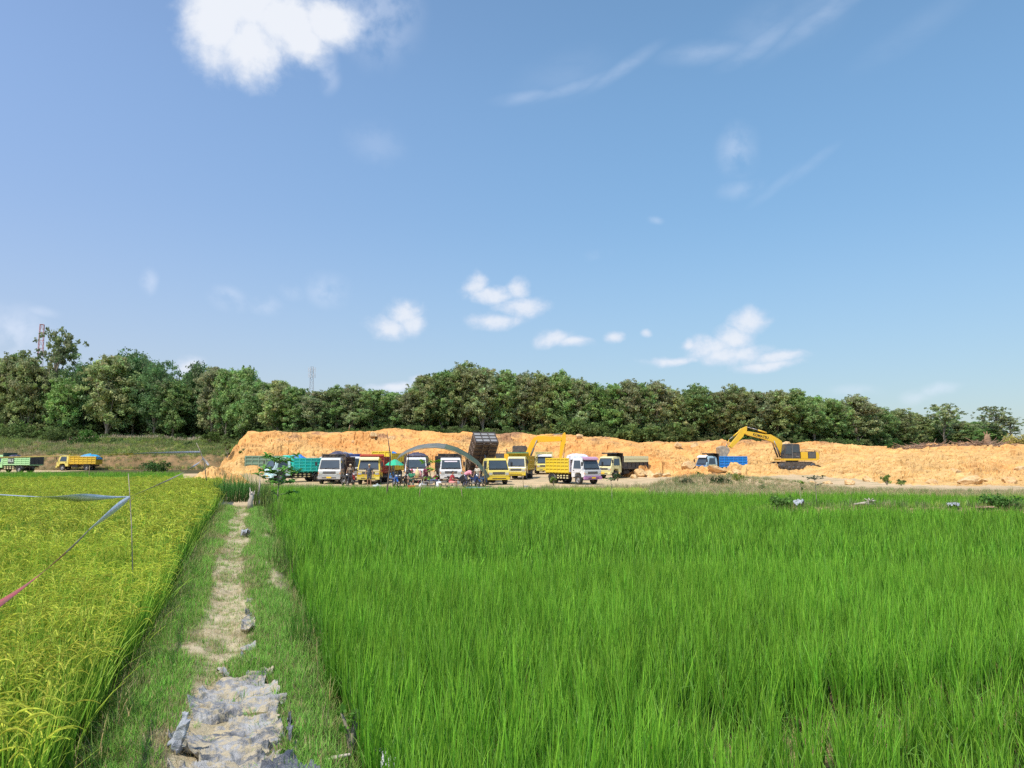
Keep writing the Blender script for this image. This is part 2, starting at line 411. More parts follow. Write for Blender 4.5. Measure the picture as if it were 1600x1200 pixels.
def far_edge(x):      # far edge of the right-hand rice
    return np.interp(x, [-14, 0, 4, 8, 22], [39, 38, 35.5, 33, 31])
UL, UR = -0.93, 0.70
pxs = np.concatenate([np.arange(-900, -300, 8), np.arange(-300, 1900, 1.7), np.arange(1900, 2600, 8)])
Ds = np.concatenate([np.arange(1, 24, .6), np.arange(24, 62, .38), np.arange(62, 112, .16), np.arange(112, 132, .4), np.geomspace(132, 900, 45)])
GX = (pxs[None, :] - 800) / F * Ds[:, None]; GY = np.repeat(Ds[:, None], len(pxs), 1)
gz, grock, gleft, gcut, gtop = terrain(GX, GY)
u_ = GX + .345 * GY
field = (GY < far_edge(GX)) & (u_ > UR - .3) | ((u_ < UL + .3) & (GY < 44)) | ((GY >= 44) & (GY < 72) & (GX < xof(275, 60) * GY / 60))
# --- materials of the ground
def ground_mat(name, cols, scales, rough=.95, bmp=.6, bd=.08, fine=9.0, spec=.2, coat=None):
    m, b, out = newmat(name)
    n1 = onoise(scales[0], 5, .6); n2 = onoise(scales[1], 6, .65, off=4.0); n3 = onoise(fine, 6, .7, off=9.0)
    c = mixc(smooth(n1.outputs[0], .36, .62), c4(cols[0]), c4(cols[1]))
    c = mixc(smooth(n2.outputs[0], .45, .68), c, c4(cols[2]))
    c = mixc(1.0, c, mixc(n3.outputs[0], (.72, .72, .72, 1), (1.28, 1.28, 1.28, 1)), 'MULTIPLY')
    L(c, b.inputs['Base Color']); b.inputs['Roughness'].default_value = rough; b.inputs['Specular IOR Level'].default_value = spec
    bump(b, mth('ADD', n2.outputs[0], mth('MULTIPLY', n3.outputs[0], .5)), bmp, bd)
    return m
M_mud = ground_mat('paddy_mud', [(.07, .055, .03), (.11, .085, .045), (.035, .04, .02)], (.8, 2.5), rough=.45, spec=.5)
M_yard = ground_mat('yard_earth', [(.52, .38, .22), (.60, .44, .26), (.38, .31, .17)], (.12, .5))
M_rock = None
def rock_mat():
    m, b, out = newmat('orange_rock_earth')
    n0 = onoise(.05, 3, .5); n1 = onoise(.22, 5, .6, sc=(1, 1, 2.2)); n2 = onoise(1.1, 7, .7, sc=(1, 1, 1.8), off=3); n3 = onoise(5.0, 6, .75, sc=(.7, 1, 2), off=6); n4 = onoise(.5, 6, .7, sc=(1, .6, 3.0), off=11)
    ora = mixc(smooth(n1.outputs[0], .38, .66), (.755, .385, .13, 1), (.765, .47, .185, 1))
    geo = N('ShaderNodeNewGeometry'); sp = N('ShaderNodeSeparateXYZ'); L(geo.outputs['Position'], sp.inputs[0])
    right = smooth(sp.outputs[0], 8, 52)
    pale = mixc(smooth(n2.outputs[0], .35, .65), (.68, .41, .15, 1), (.72, .48, .21, 1))
    pf = mth('MULTIPLY', smooth(mth('ADD', n0.outputs[0], mth('MULTIPLY', right, .25)), .42, .68), smooth(sp.outputs[2], 4.2, 1.6, 0, 1))
    c = mixc(pf, ora, pale)
    c = mixc(smooth(n4.outputs[0], .60, .72, 0, .55), c, (.42, .22, .10, 1))
    c = mixc(smooth(n3.outputs[0], .58, .75, 0, .35), c, (.80, .66, .45, 1))
    c = mixc(smooth(n2.outputs[0], .62, .74, 0, .65), c, (.30, .17, .08, 1))
    c = mixc(mth('MULTIPLY', smooth(sp.outputs[2], 3.4, 4.4), smooth(mth('ADD', n1.outputs[0], mth('MULTIPLY', right, .08)), .5, .62)), c, (.40, .22, .12, 1))
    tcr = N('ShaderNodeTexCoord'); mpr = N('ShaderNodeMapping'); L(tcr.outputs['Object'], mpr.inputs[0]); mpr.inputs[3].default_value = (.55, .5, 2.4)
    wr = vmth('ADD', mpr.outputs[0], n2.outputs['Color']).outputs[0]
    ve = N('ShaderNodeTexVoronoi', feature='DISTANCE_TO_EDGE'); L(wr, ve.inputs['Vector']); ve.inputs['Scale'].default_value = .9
    crack_shade = mth('MULTIPLY', smooth(ve.outputs['Distance'], .035, .0), smooth(n1.outputs[0], .50, .60))
    c = mixc(mth('MULTIPLY', crack_shade, .75), c, (.26, .14, .06, 1))  # dark crack lines: thin shadows beneath ledges painted into the colour
    nb_ = onoise(.35, 6, .7, sc=(1, 1, 2.5), off=21)
    c = mixc(1.0, c, mixc(smooth(nb_.outputs[0], .3, .7), (.80, .76, .74, 1), (1.12, 1.10, 1.04, 1)), 'MULTIPLY')
    L(c, b.inputs['Base Color']); b.inputs['Roughness'].default_value = .95; b.inputs['Specular IOR Level'].default_value = .15
    v = N('ShaderNodeTexVoronoi', feature='F1'); t = N('ShaderNodeTexCoord'); L(t.outputs['Object'], v.inputs['Vector']); v.inputs['Scale'].default_value = 2.6
    bump(b, mth('ADD', mth('MULTIPLY', v.outputs['Distance'], .4), mth('ADD', mth('MULTIPLY', n3.outputs[0], .35), n2.outputs[0])), .85, .2)
    return m
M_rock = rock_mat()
M_gbank = ground_mat('grass_bank_soil', [(.22, .22, .08), (.28, .23, .10), (.30, .20, .10)], (.16, .6), bd=.15)
M_cut = ground_mat('cut_earth', [(.22, .14, .065), (.34, .21, .10), (.13, .11, .05)], (.35, 1.2), bd=.25)
M_plat = ground_mat('woodland_floor', [(.07, .07, .03), (.12, .09, .045), (.05, .06, .02)], (.2, 1))
cls = np.zeros(GX.shape, int)                       # 0 yard
cls[field] = 1
cls[grock > .12] = 2
cls[gleft & (gcut < 4.5)] = 3
cls[gleft & (gcut >= 4.5)] = 4
cls[(gtop > 7) & ~gleft & (GX > -60)] = 5
cls[(GY > 130)] = 5
nR, nC = GX.shape
V = np.stack([GX, GY, gz], -1).reshape(-1, 3)
idx = np.arange(nR * nC).reshape(nR, nC)
Q = np.stack([idx[:-1, :-1], idx[:-1, 1:], idx[1:, 1:], idx[1:, :-1]], -1).reshape(-1, 4)
qc = cls[:-1, :-1].reshape(-1)
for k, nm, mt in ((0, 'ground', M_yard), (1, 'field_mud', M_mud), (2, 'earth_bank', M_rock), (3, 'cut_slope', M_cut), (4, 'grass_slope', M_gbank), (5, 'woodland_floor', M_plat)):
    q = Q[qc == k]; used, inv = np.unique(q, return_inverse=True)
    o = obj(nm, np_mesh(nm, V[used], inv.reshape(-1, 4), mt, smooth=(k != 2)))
    tag(o, kind='structure')
near = MB(); near.add([(-70, -15, -.07), (70, -15, -.07), (70, 26, -.07), (-70, 26, -.07)], [(0, 1, 2, 3)])
tag(near.build('field_mud', M_mud), kind='structure')
far = MB(); far.add([(-3000, -3000, -.9), (3000, -3000, -.9), (3000, 3000, -.9), (-3000, 3000, -.9)], [(0, 1, 2, 3)])
tag(far.build('far_ground', M_plat), kind='structure')

# ------------------------------------------------------------------ the bund with its path
def bund_z(u, y):
    e = sst(-1.12, -.72, u) * (1 - sst(.42, .86, u))
    n = (fbm(u * 2.2, y * 1.1, 101, 4) - .5) * .09 + (fbm(u * 9, y * 6, 111, 3) - .5) * .035
    rut = -.035 * np.exp(-((u + .2) / .22) ** 2)
    end = 1 - sst(26, 29, y)
    return -.03 + (.33 * e + (n + rut) * e) * end
us = np.arange(-1.25, 1.0, .028); ys = np.concatenate([np.arange(.5, 12, .03), np.arange(12, 30, .08)])
BU, BY = np.meshgrid(us, ys)
BZ = bund_z(BU, BY)
def bare(u, y):
    c = -.22 + .05 * np.sin(y * .9); w = .26 + (fbm(u * 0 + 1, y * .8, 121, 2) - .5) * .18
    m = 1 - sst(w * .6, w * 1.25, np.abs(u - c))
    m = m * (.55 + .45 * sst(.38, .55, fbm(u * 2.5, y * 2.2, 131, 4)))
    m = m * np.where((y < 6.9) & ((u < -.40) | (u > .3)), .2, 1)
    m = np.maximum(m, sst(.60, .70, fbm(u * 1.8 + 3, y * .9, 141, 4)) * (u > .3) * .8)
    m = np.maximum(m, np.exp(-(((u + .45) / .16) ** 2 + ((y - 7.0) / .28) ** 2)) * 1.2)
    return np.clip(m, 0, 1)
bar = bare(BU, BY)
wet = sst(.55, 1, np.abs(BU + .1))
colA = np.stack([.19 + .34 * bar, .165 + .275 * bar, .085 + .20 * bar], -1)
m_b, b, out = newmat('bund_earth')
a = N('ShaderNodeAttribute', attribute_name='col'); n1 = onoise(60, 5, .7); n2 = onoise(5, 5, .65)
c = mixc(smooth(n2.outputs[0], .48, .66, 0, .55), a.outputs[0], (.30, .21, .10, 1))
c = mixc(1.0, c, mixc(n1.outputs[0], (.6, .6, .6, 1), (1.4, 1.4, 1.4, 1)), 'MULTIPLY')
L(c, b.inputs['Base Color']); b.inputs['Roughness'].default_value = .95; b.inputs['Specular IOR Level'].default_value = .2
bump(b, n1.outputs[0], .7, .02)
ib = np.arange(BU.size).reshape(BU.shape)
qb = np.stack([ib[:-1, :-1], ib[:-1, 1:], ib[1:, 1:], ib[1:, :-1]], -1).reshape(-1, 4)
o = obj('path', np_mesh('path', np.stack([BU - .345 * BY, BY, BZ], -1).reshape(-1, 3), qb, m_b, {'col': colA.reshape(-1, 3)}, True))
tag(o, kind='structure')
def bz(x, y):
    return float(bund_z(np.array([x + .345 * y]), np.array([float(y)]))[0])

# ------------------------------------------------------------------ blade tufts and their scatter
rng = np.random.default_rng(5)
def blades(n, root_r, h, hvar, w, lean, curve, seg, cols, colvar=.12, base_dark=None, seed=0, flat=0.0, spread=None):
    """n blades; returns V, F, C. cols: (root colour, mid colour, tip colour)"""
    r = np.random.default_rng(seed)
    az = r.uniform(0, 2 * np.pi, n); rr = root_r * np.sqrt(r.uniform(0, 1, n))
    ra = r.uniform(0, 2 * np.pi, n) if spread is None else az + r.normal(0, .5, n)
    root = np.stack([rr * np.cos(ra), rr * np.sin(ra), np.zeros(n)], -1)
    H = h * (1 + hvar * r.uniform(-1, 1, n)); ln0 = np.abs(r.normal(0, lean, n)); cv = np.abs(r.normal(0, 1, n)) * curve
    wd = w * r.uniform(.7, 1.2, n)
    d = np.stack([np.cos(az), np.sin(az), 0 * az], -1)
    fa = az + np.pi / 2 + r.normal(0, .5, n); sd = np.stack([np.cos(fa), np.sin(fa), 0 * az], -1)
    P = root.copy(); V = []; C = []
    tint = 1 + colvar * r.normal(0, 1, (n, 1)); hue = r.uniform(-1, 1, (n, 1)) * np.array([[.16, .03, 0]])
    c0, c1, c2 = [np.array(c)[None] for c in cols]
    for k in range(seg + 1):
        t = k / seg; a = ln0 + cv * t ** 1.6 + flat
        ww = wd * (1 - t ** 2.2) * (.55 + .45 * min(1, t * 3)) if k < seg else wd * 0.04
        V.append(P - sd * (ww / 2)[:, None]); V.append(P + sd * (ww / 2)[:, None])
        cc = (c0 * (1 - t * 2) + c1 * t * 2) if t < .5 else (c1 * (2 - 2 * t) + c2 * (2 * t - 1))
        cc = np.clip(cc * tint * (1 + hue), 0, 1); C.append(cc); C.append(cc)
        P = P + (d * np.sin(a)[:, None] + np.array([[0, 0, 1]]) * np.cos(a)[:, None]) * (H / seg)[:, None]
    V = np.stack(V, 1); C = np.stack(C, 1)               # n, 2(seg+1), 3
    m = 2 * (seg + 1); base = (np.arange(n) * m)[:, None]
    f = []
    for k in range(seg): f.append(base + np.array([[2 * k, 2 * k + 1, 2 * k + 3, 2 * k + 2]]))
    Fq = np.stack(f, 1).reshape(-1, 4)
    return V.reshape(-1, 3), Fq, C.reshape(-1, 3)
def merge(parts):
    V = []; Q = []; C = []; b = 0
    for v, f, c in parts: V.append(v); Q.append(f + b); C.append(c); b += len(v)
    return np.concatenate(V), np.concatenate(Q), np.concatenate(C)
def variant_collection(name, meshes):
    c = bpy.data.collections.new(name)
    for i, me in enumerate(meshes):
        o = bpy.data.objects.new('%s_%02d' % (name, i), me); c.objects.link(o)
    return c
def scatter(name, pts, rot, scl, vi, coll, label, cat, kind='stuff', tilt=None):
    n = len(pts); me = bpy.data.meshes.new(name)
    me.vertices.add(n); me.vertices.foreach_set('co', np.asarray(pts, np.float32).ravel())
    rt = np.zeros((n, 3), np.float32); rt[:, 2] = rot
    if tilt is not None: rt[:, :2] = tilt
    a = me.attributes.new('rot', 'FLOAT_VECTOR', 'POINT'); a.data.foreach_set('vector', rt.ravel())
    s3 = np.asarray(scl, np.float32); s3 = np.repeat(s3[:, None], 3, 1) if s3.ndim == 1 else s3
    a = me.attributes.new('scl', 'FLOAT_VECTOR', 'POINT'); a.data.foreach_set('vector', s3.ravel())
    a = me.attributes.new('vi', 'INT', 'POINT'); a.data.foreach_set('value', np.asarray(vi, np.int32))
    o = obj(name, me); tag(o, label, cat, kind=kind)
    g = bpy.data.node_groups.new(name, 'GeometryNodeTree')
    g.interface.new_socket('Geometry', in_out='INPUT', socket_type='NodeSocketGeometry')
    g.interface.new_socket('Geometry', in_out='OUTPUT', socket_type='NodeSocketGeometry')
    gi = g.nodes.new('NodeGroupInput'); go = g.nodes.new('NodeGroupOutput')
    ci = g.nodes.new('GeometryNodeCollectionInfo'); ci.inputs[0].default_value = coll; ci.inputs[1].default_value = True; ci.inputs[2].default_value = True
    ip = g.nodes.new('GeometryNodeInstanceOnPoints'); ip.inputs['Pick Instance'].default_value = True
    g.links.new(gi.outputs[0], ip.inputs['Points']); g.links.new(ci.outputs[0], ip.inputs['Instance'])
    for an, ty, sk in (('vi', 'INT', 'Instance Index'), ('rot', 'FLOAT_VECTOR', 'Rotation'), ('scl', 'FLOAT_VECTOR', 'Scale')):
        na = g.nodes.new('GeometryNodeInputNamedAttribute'); na.data_type = ty; na.inputs[0].default_value = an
        g.links.new(na.outputs[0], ip.inputs[sk])
    g.links.new(ip.outputs[0], go.inputs[0])
    md = o.modifiers.new('scatter', 'NODES'); md.node_group = g
    return o
def jgrid(x0, x1, y0, y1, step, jit=.5):
    X, Y = np.meshgrid(np.arange(x0, x1, step), np.arange(y0, y1, step))
    X = X + rng.uniform(-jit, jit, X.shape) * step; Y = Y + rng.uniform(-jit, jit, Y.shape) * step
    return X.ravel(), Y.ravel()
def inview(x, y, m=3.0): return (np.abs(x) < .69 * y + m) & (y > 1.2)

# ---- young green rice, right-hand field
M_rice = leafmat('rice_leaf', .42, .5, patch=.35, spec=.2)
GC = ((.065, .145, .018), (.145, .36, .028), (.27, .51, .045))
def tuft(name, parts, mat):
    v, f, c = merge(parts); return np_mesh(name, v, f, mat, {'col': c})
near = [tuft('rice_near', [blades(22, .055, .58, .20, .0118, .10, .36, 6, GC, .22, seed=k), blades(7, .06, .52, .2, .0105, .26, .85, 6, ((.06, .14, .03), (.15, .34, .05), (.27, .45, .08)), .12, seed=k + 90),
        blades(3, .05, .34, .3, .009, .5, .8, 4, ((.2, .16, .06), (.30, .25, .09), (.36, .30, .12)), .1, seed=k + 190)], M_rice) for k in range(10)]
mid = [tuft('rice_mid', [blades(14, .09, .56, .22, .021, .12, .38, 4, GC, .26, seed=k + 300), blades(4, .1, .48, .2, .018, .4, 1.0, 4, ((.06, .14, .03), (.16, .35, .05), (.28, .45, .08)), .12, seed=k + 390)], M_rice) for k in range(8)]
CR = variant_collection('rice', near + mid)           # 0-9 near, 10-17 mid
X1, Y1 = jgrid(-6, 13, 1.8, 11, .155, .45); X2, Y2 = jgrid(-16, 35, 11, 40, .25, .5)
def front_line(x): return np.where(x > 1.1, 5.35 + .30 * (x - 1), 2.6)
keep1 = (X1 + .345 * Y1 > UR + .04) & inview(X1, Y1, 3.5) & ((Y1 > front_line(X1)) | ((Y1 < front_line(X1) - .45) & (rng.uniform(size=X1.shape) < .75)) | (rng.uniform(size=X1.shape) < .22)) & (Y1 < 11)
gap = fbm(X1 * .5, Y1 * .5, 201, 3); keep1 &= ~((gap < .27) & (rng.uniform(size=X1.shape) < .6))
keep2 = (X2 + .345 * Y2 > UR + .05) & inview(X2, Y2, 6) & (Y2 < far_edge(X2)) & ~((np.abs(Y2 - 24.2) < .7) & (X2 > 6.5))
X = np.concatenate([X1[keep1], X2[keep2]]); Y = np.concatenate([Y1[keep1], Y2[keep2]]); nn = len(X); n1_ = keep1.sum()
hv = .86 + .26 * fbm(X * .35, Y * .35, 202, 3) + rng.uniform(-.09, .09, nn)
hv = np.where((Y < front_line(X)) & (X > 1.1), hv * .8, hv)
s3 = np.stack([np.ones(nn), np.ones(nn), hv], -1) * rng.uniform(.92, 1.08, (nn, 1))
vi = np.concatenate([rng.integers(0, 10, n1_), rng.integers(10, 18, nn - n1_)])
tl = rng.normal(0, .05, (nn, 2)) + np.array([.03, -.05])
scatter('rice_plants', np.stack([X, Y, np.full(nn, -.02)], -1), rng.uniform(0, 6.28, nn), s3, vi, CR, 'young bright green rice filling the field right of the path', 'rice', tilt=tl)
print('rice R', nn)
# ---- ripening rice, left-hand field
YC = ((.05, .10, .018), (.15, .335, .032), (.40, .57, .06))
def panicles(n, seed, h=.86, wm=1.0):
    r = np.random.default_rng(seed); V = []; Q = []; C = []
    b = 0
    for i in range(n):
        az = r.uniform(0, 6.28); d = np.array([math.cos(az), math.sin(az), 0]); p = np.array([r.uniform(-.05, .05), r.uniform(-.05, .05), h * r.uniform(.72, .92)]); a = r.uniform(.1, .4)
        col = np.array([.53, .60, .09]) * r.uniform(.8, 1.25) + np.array([.09, .0, 0]) * r.uniform(0, 1)
        for k in range(9):
            q = p + (d * math.sin(a) + np.array([0, 0, math.cos(a)])) * .026; a += .17 + r.uniform(0, .12)
            w = .0062 * wm * (1 - abs(k - 4) / 7.0)
            for sx in (np.array([-d[1], d[0], 0]) * w, np.cross(d, [-d[1], d[0], 0]) * -w):
                V += [p - sx, p + sx, q + sx * .7, q - sx * .7]; Q.append([b, b + 1, b + 2, b + 3]); b += 4; C += [col * (.85 if k % 2 else 1.12)] * 4
            p = q
    return np.array(V), np.array(Q), np.array(C)
M_ripe = leafmat('ripe_rice_leaf', .42, .5, patch=.3, spec=.2)
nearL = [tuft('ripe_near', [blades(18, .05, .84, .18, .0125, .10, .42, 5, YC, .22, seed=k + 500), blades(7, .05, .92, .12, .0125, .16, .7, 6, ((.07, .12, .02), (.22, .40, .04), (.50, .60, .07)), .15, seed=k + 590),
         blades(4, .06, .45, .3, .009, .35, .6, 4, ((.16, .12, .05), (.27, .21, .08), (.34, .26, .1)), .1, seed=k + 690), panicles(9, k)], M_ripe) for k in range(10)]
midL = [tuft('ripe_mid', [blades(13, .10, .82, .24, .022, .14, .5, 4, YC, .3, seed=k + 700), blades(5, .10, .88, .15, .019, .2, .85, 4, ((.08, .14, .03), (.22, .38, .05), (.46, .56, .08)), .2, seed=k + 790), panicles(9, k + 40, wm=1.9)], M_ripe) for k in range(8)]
CL_ = variant_collection('ripe_rice', nearL + midL)
X1, Y1 = jgrid(-12, .5, 1.6, 11, .175, .42); X2, Y2 = jgrid(-34, -3, 11, 44, .29, .5)
lim = lambda y: UL - .10 - .12 * sst(20, 40, y) * 8 * 0
k1 = (X1 + .345 * Y1 < UL - .05 + .34 * (fbm(Y1 * 1.1, Y1 * 0 + 2, 218, 3) - .5)) & inview(X1, Y1, 3) & (Y1 < 11)
k2 = (X2 + .345 * Y2 < np.where(Y2 > 29, UL - .5, UL - .12)) & inview(X2, Y2, 4) & (Y2 >= 11)
X = np.concatenate([X1[k1], X2[k2]]); Y = np.concatenate([Y1[k1], Y2[k2]]); nn = len(X); n1_ = k1.sum()
hv = .85 + .24 * fbm(X * .4, Y * .4, 212, 3) + rng.uniform(-.08, .08, nn)
s3 = np.stack([np.ones(nn), np.ones(nn), hv], -1) * rng.uniform(.92, 1.08, (nn, 1))
vi = np.concatenate([rng.integers(0, 10, n1_), rng.integers(10, 18, nn - n1_)])
scatter('ripening_rice_plants', np.stack([X, Y, np.full(nn, -.02)], -1), rng.uniform(0, 6.28, nn), s3, vi, CL_, 'yellow green ripening rice with drooping grain heads left of the path', 'rice', tilt=rng.normal(0, .06, (nn, 2)))
print('rice L', nn)
# far green strip behind the ripening rice
X, Y = jgrid(-62, -18, 45, 73, .42, .5)
k = (X < xof(285, 60) * Y / 60) & inview(X, Y, 6); X = X[k]; Y = Y[k]; nn = len(X)
scatter('far_rice_plants', np.stack([X, Y, base_z(Y) - .03], -1), rng.uniform(0, 6.28, nn), np.stack([np.full(nn, 1.7), np.full(nn, 1.7), rng.uniform(1.3, 1.55, nn)], -1), rng.integers(10, 18, nn), CR, 'dark green rice strip beyond the yellow field, before the left trucks', 'rice')
# ---- grass of the bund
M_grass = leafmat('bund_grass_leaf', .36, .6, patch=1.3, spec=.15)
M_straw = leafmat('dry_grass_leaf', .15, .8, patch=1.0)
G1 = ((.10, .19, .035), (.19, .42, .055), (.31, .54, .10)); D1 = ((.24, .19, .09), (.42, .34, .16), (.52, .43, .23))
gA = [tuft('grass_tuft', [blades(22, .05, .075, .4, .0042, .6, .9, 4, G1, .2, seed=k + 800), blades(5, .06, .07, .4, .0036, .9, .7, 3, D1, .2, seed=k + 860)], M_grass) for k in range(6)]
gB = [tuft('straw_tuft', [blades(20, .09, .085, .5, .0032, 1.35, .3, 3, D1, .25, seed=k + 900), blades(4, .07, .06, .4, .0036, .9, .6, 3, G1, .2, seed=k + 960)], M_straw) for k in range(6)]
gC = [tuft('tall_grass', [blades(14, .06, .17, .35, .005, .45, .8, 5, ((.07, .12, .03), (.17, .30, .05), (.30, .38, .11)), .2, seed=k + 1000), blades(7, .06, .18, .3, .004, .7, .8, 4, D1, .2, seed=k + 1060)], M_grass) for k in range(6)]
CG = variant_collection('grass', gA + gB + gC)        # 0-5 green 6-11 straw 12-17 tall
def bund_scatter(step, y0, y1, big):
    U, Y = jgrid(-1.08, .86, y0, y1, step, .5); bb = bare(U, Y); n = len(U); r = rng.uniform(size=n)
    cl = fbm(U * 2.4, Y * 1.7, 221, 3)
    green = sst(.345, .525, cl + .20 * (U > .15) + .06 + .05 * (U < -.5))
    mulch = (U > -.36) & (U < .25) & (Y < 6.0)
    keep = (r < np.clip(1.05 - bb * .38, .04, 1)) & ~(mulch & (r > .16))
    U, Y, bb, cl, green, r = [q[keep] for q in (U, Y, bb, cl, green, r)]; n = len(U)
    isg = rng.uniform(size=n) < green * (1 - bb * .6)
    vi = np.where(isg, rng.integers(0, 6, n), rng.integers(6, 12, n))
    edge = (U < -.72) | (U > .52); tall = edge & (rng.uniform(size=n) < .16)
    vi = np.where(tall, rng.integers(12, 18, n), vi)
    s = rng.uniform(.7, 1.25, n) * big * (1 - .45 * bb) * np.where(isg, .8 + .5 * cl, 1)
    return np.stack([U - .345 * Y, Y, bund_z(U, Y) - .008], -1), s, vi
P1, s1, v1 = bund_scatter(.052, 3.0, 10, 1.0); P2, s2, v2 = bund_scatter(.085, 10, 28, 1.35)
P = np.concatenate([P1, P2]); s = np.concatenate([s1, s2]); vi = np.concatenate([v1, v2])
scatter('path_grass', P, rng.uniform(0, 6.28, len(P)), s, vi, CG, 'short mixed green and dry grass growing over the path bank', 'grass')
print('bund', len(P))
# cross bund at the near right and the bund crossing the far field
X, Y = jgrid(.7, 10, 4.0, 8.6, .085, .5)
k = (np.abs(Y - (front_line(X) - .25)) < .38) & inview(X, Y, 4); X = X[k]; Y = Y[k]; nn = len(X)
vi = np.where(rng.uniform(size=nn) < .45, rng.integers(6, 12, nn), np.where(rng.uniform(size=nn) < .6, rng.integers(0, 6, nn), rng.integers(12, 18, nn)))
scatter('near_right_grass', np.stack([X, Y, np.full(nn, .02)], -1), rng.uniform(0, 6.28, nn), rng.uniform(.8, 1.3, nn), vi, CG, 'sparse grass and straw on the low bank at the near right', 'grass')
nb = MB(); xs_ = np.arange(.6, 9, .12); gridv = []
for x in xs_:
    for t in np.linspace(-.7, .7, 9):
        yy = 5.10 + .30 * (x - 1) + t
        gridv.append((x, yy, .07 * math.exp(-(t / .38) ** 2) - .045 + .03 * (float(fbm(np.array([x * 3]), np.array([yy * 3]), 231, 3)[0]) - .5)))
nb.add(gridv, [(i * 9 + j, (i + 1) * 9 + j, (i + 1) * 9 + j + 1, i * 9 + j + 1) for i in range(len(xs_) - 1) for j in range(8)], 0, True)
M_bundr = ground_mat('low_bank_earth', [(.30, .21, .11), (.42, .30, .16), (.12, .10, .05)], (2, 6), fine=40, bd=.02)
tag(nb.build('low_bank', M_bundr), kind='structure')
# verge between the fields and the yard
DG = ((.28, .22, .11), (.42, .34, .18), (.54, .45, .27)); LG = ((.14, .20, .03), (.34, .46, .07), (.48, .58, .12)); MG = ((.07, .11, .03), (.15, .23, .06), (.27, .34, .11))
M_far = leafmat('verge_leaf', .25, .7, patch=.25)
vA = [tuft('verge_dry', [blades(26, .22, .34, .45, .014, .45, .6, 3, DG, .22, seed=k + 1100), blades(6, .2, .3, .4, .015, .4, .6, 3, MG, .2, seed=k + 1160)], M_far) for k in range(5)]
vB = [tuft('verge_green', [blades(26, .22, .36, .4, .016, .35, .6, 3, MG, .22, seed=k + 1200), blades(5, .2, .3, .4, .015, .4, .6, 3, DG, .2, seed=k + 1260)], M_far) for k in range(5)]
vC = [tuft('verge_light', [blades(28, .2, .26, .3, .016, .25, .5, 3, LG, .15, seed=k + 1300)], M_far) for k in range(5)]
CV = variant_collection('verge', vA + vB + vC)
X, Y = jgrid(-26, 48, 26, 66, .30, .5)
ppx = 800 + F * X / Y
u = X + .345 * Y
rw = rng.uniform(size=X.shape); cl = fbm(X * .22, Y * .3, 241, 4)
lim_far = np.interp(ppx, [300, 400, 560, 820, 860, 1000, 1040, 1100, 1250, 1400, 1600, 1700], [57, 60, 50, 47, 52, 56, 58, 62, 58, 50, 48, 48])
light = (ppx > 830) & (ppx < 1010) & (Y < np.interp(ppx, [830, 920, 1010], [43, 52, 50])) & (Y > 35)
dens_ = np.where(light, .95, np.where(ppx > 1020, .97, np.interp(Y, [26, 40, 50, 66], [.95, .8, .6, .3]))) * sst(.25, .5, cl + .28 * (ppx > 1020))
k = inview(X, Y, 4) & (Y < lim_far) & ((Y > far_edge(X) + .1) | ((np.abs(Y - 24.2) < .8) & (X > 7))) & (u > -3.5) & (rw < dens_)
k &= ~((ppx > 600) & (ppx < 780) & (Y > 47))
X, Y, ppx, cl, light = X[k], Y[k], ppx[k], cl[k], light[k]; nn = len(X)
z, _, _, _, _ = terrain(X, Y)
gr = rng.uniform(size=nn) < np.interp(ppx, [300, 420, 800, 1000, 1100, 1400, 1600], [.8, .55, .5, .35, .25, .35, .3]) + .7 * (Y < far_edge(X) + 1.2)
vi = np.where(light, rng.integers(10, 15, nn), np.where(gr, rng.integers(5, 10, nn), rng.integers(0, 5, nn)))
scatter('verge_grass', np.stack([X, Y, z - .02], -1), rng.uniform(0, 6.28, nn), rng.uniform(.55, 1.2, nn) * np.interp(ppx, [1000, 1250], [1, .62]), vi, CV, 'dry and green grass verge between the green rice and the parked trucks', 'grass')
# strip of weeds on the crossing bund in the right field
X, Y = jgrid(7.6, 26, 23.6, 24.9, .20, .5); k = inview(X, Y, 3); X = X[k]; Y = Y[k]; nn = len(X)
vi = np.where(rng.uniform(size=nn) < .45, rng.integers(5, 10, nn), np.where(rng.uniform(size=nn) < .5, rng.integers(0, 5, nn), rng.integers(10, 15, nn)))
scatter('bund_weeds', np.stack([X, Y, (.40 - .8 * np.abs(Y - 24.2) ** 1.5) * sst(6.5, 9, X)], -1), rng.uniform(0, 6.28, nn), rng.uniform(.45, .95, nn), vi, CV, 'weeds on the narrow bank crossing the green rice at right', 'weeds')
cb_ = MB(); xs_ = np.arange(6.5, 34, .3)
gv_ = [(x, 24.2 + t, .46 * min(1, (x - 6.4) / 2.5) * math.exp(-(t / .5) ** 2) - .04 + .08 * (float(fbm(np.array([x * 1.5]), np.array([t * 3.]), 251, 3)[0]) - .5)) for x in xs_ for t in np.linspace(-.9, .9, 9)]
cb_.add(gv_, [(i * 9 + j, (i + 1) * 9 + j, (i + 1) * 9 + j + 1, i * 9 + j + 1) for i in range(len(xs_) - 1) for j in range(8)], 0, True)
tag(cb_.build('crossing_bank', M_bundr), kind='structure')
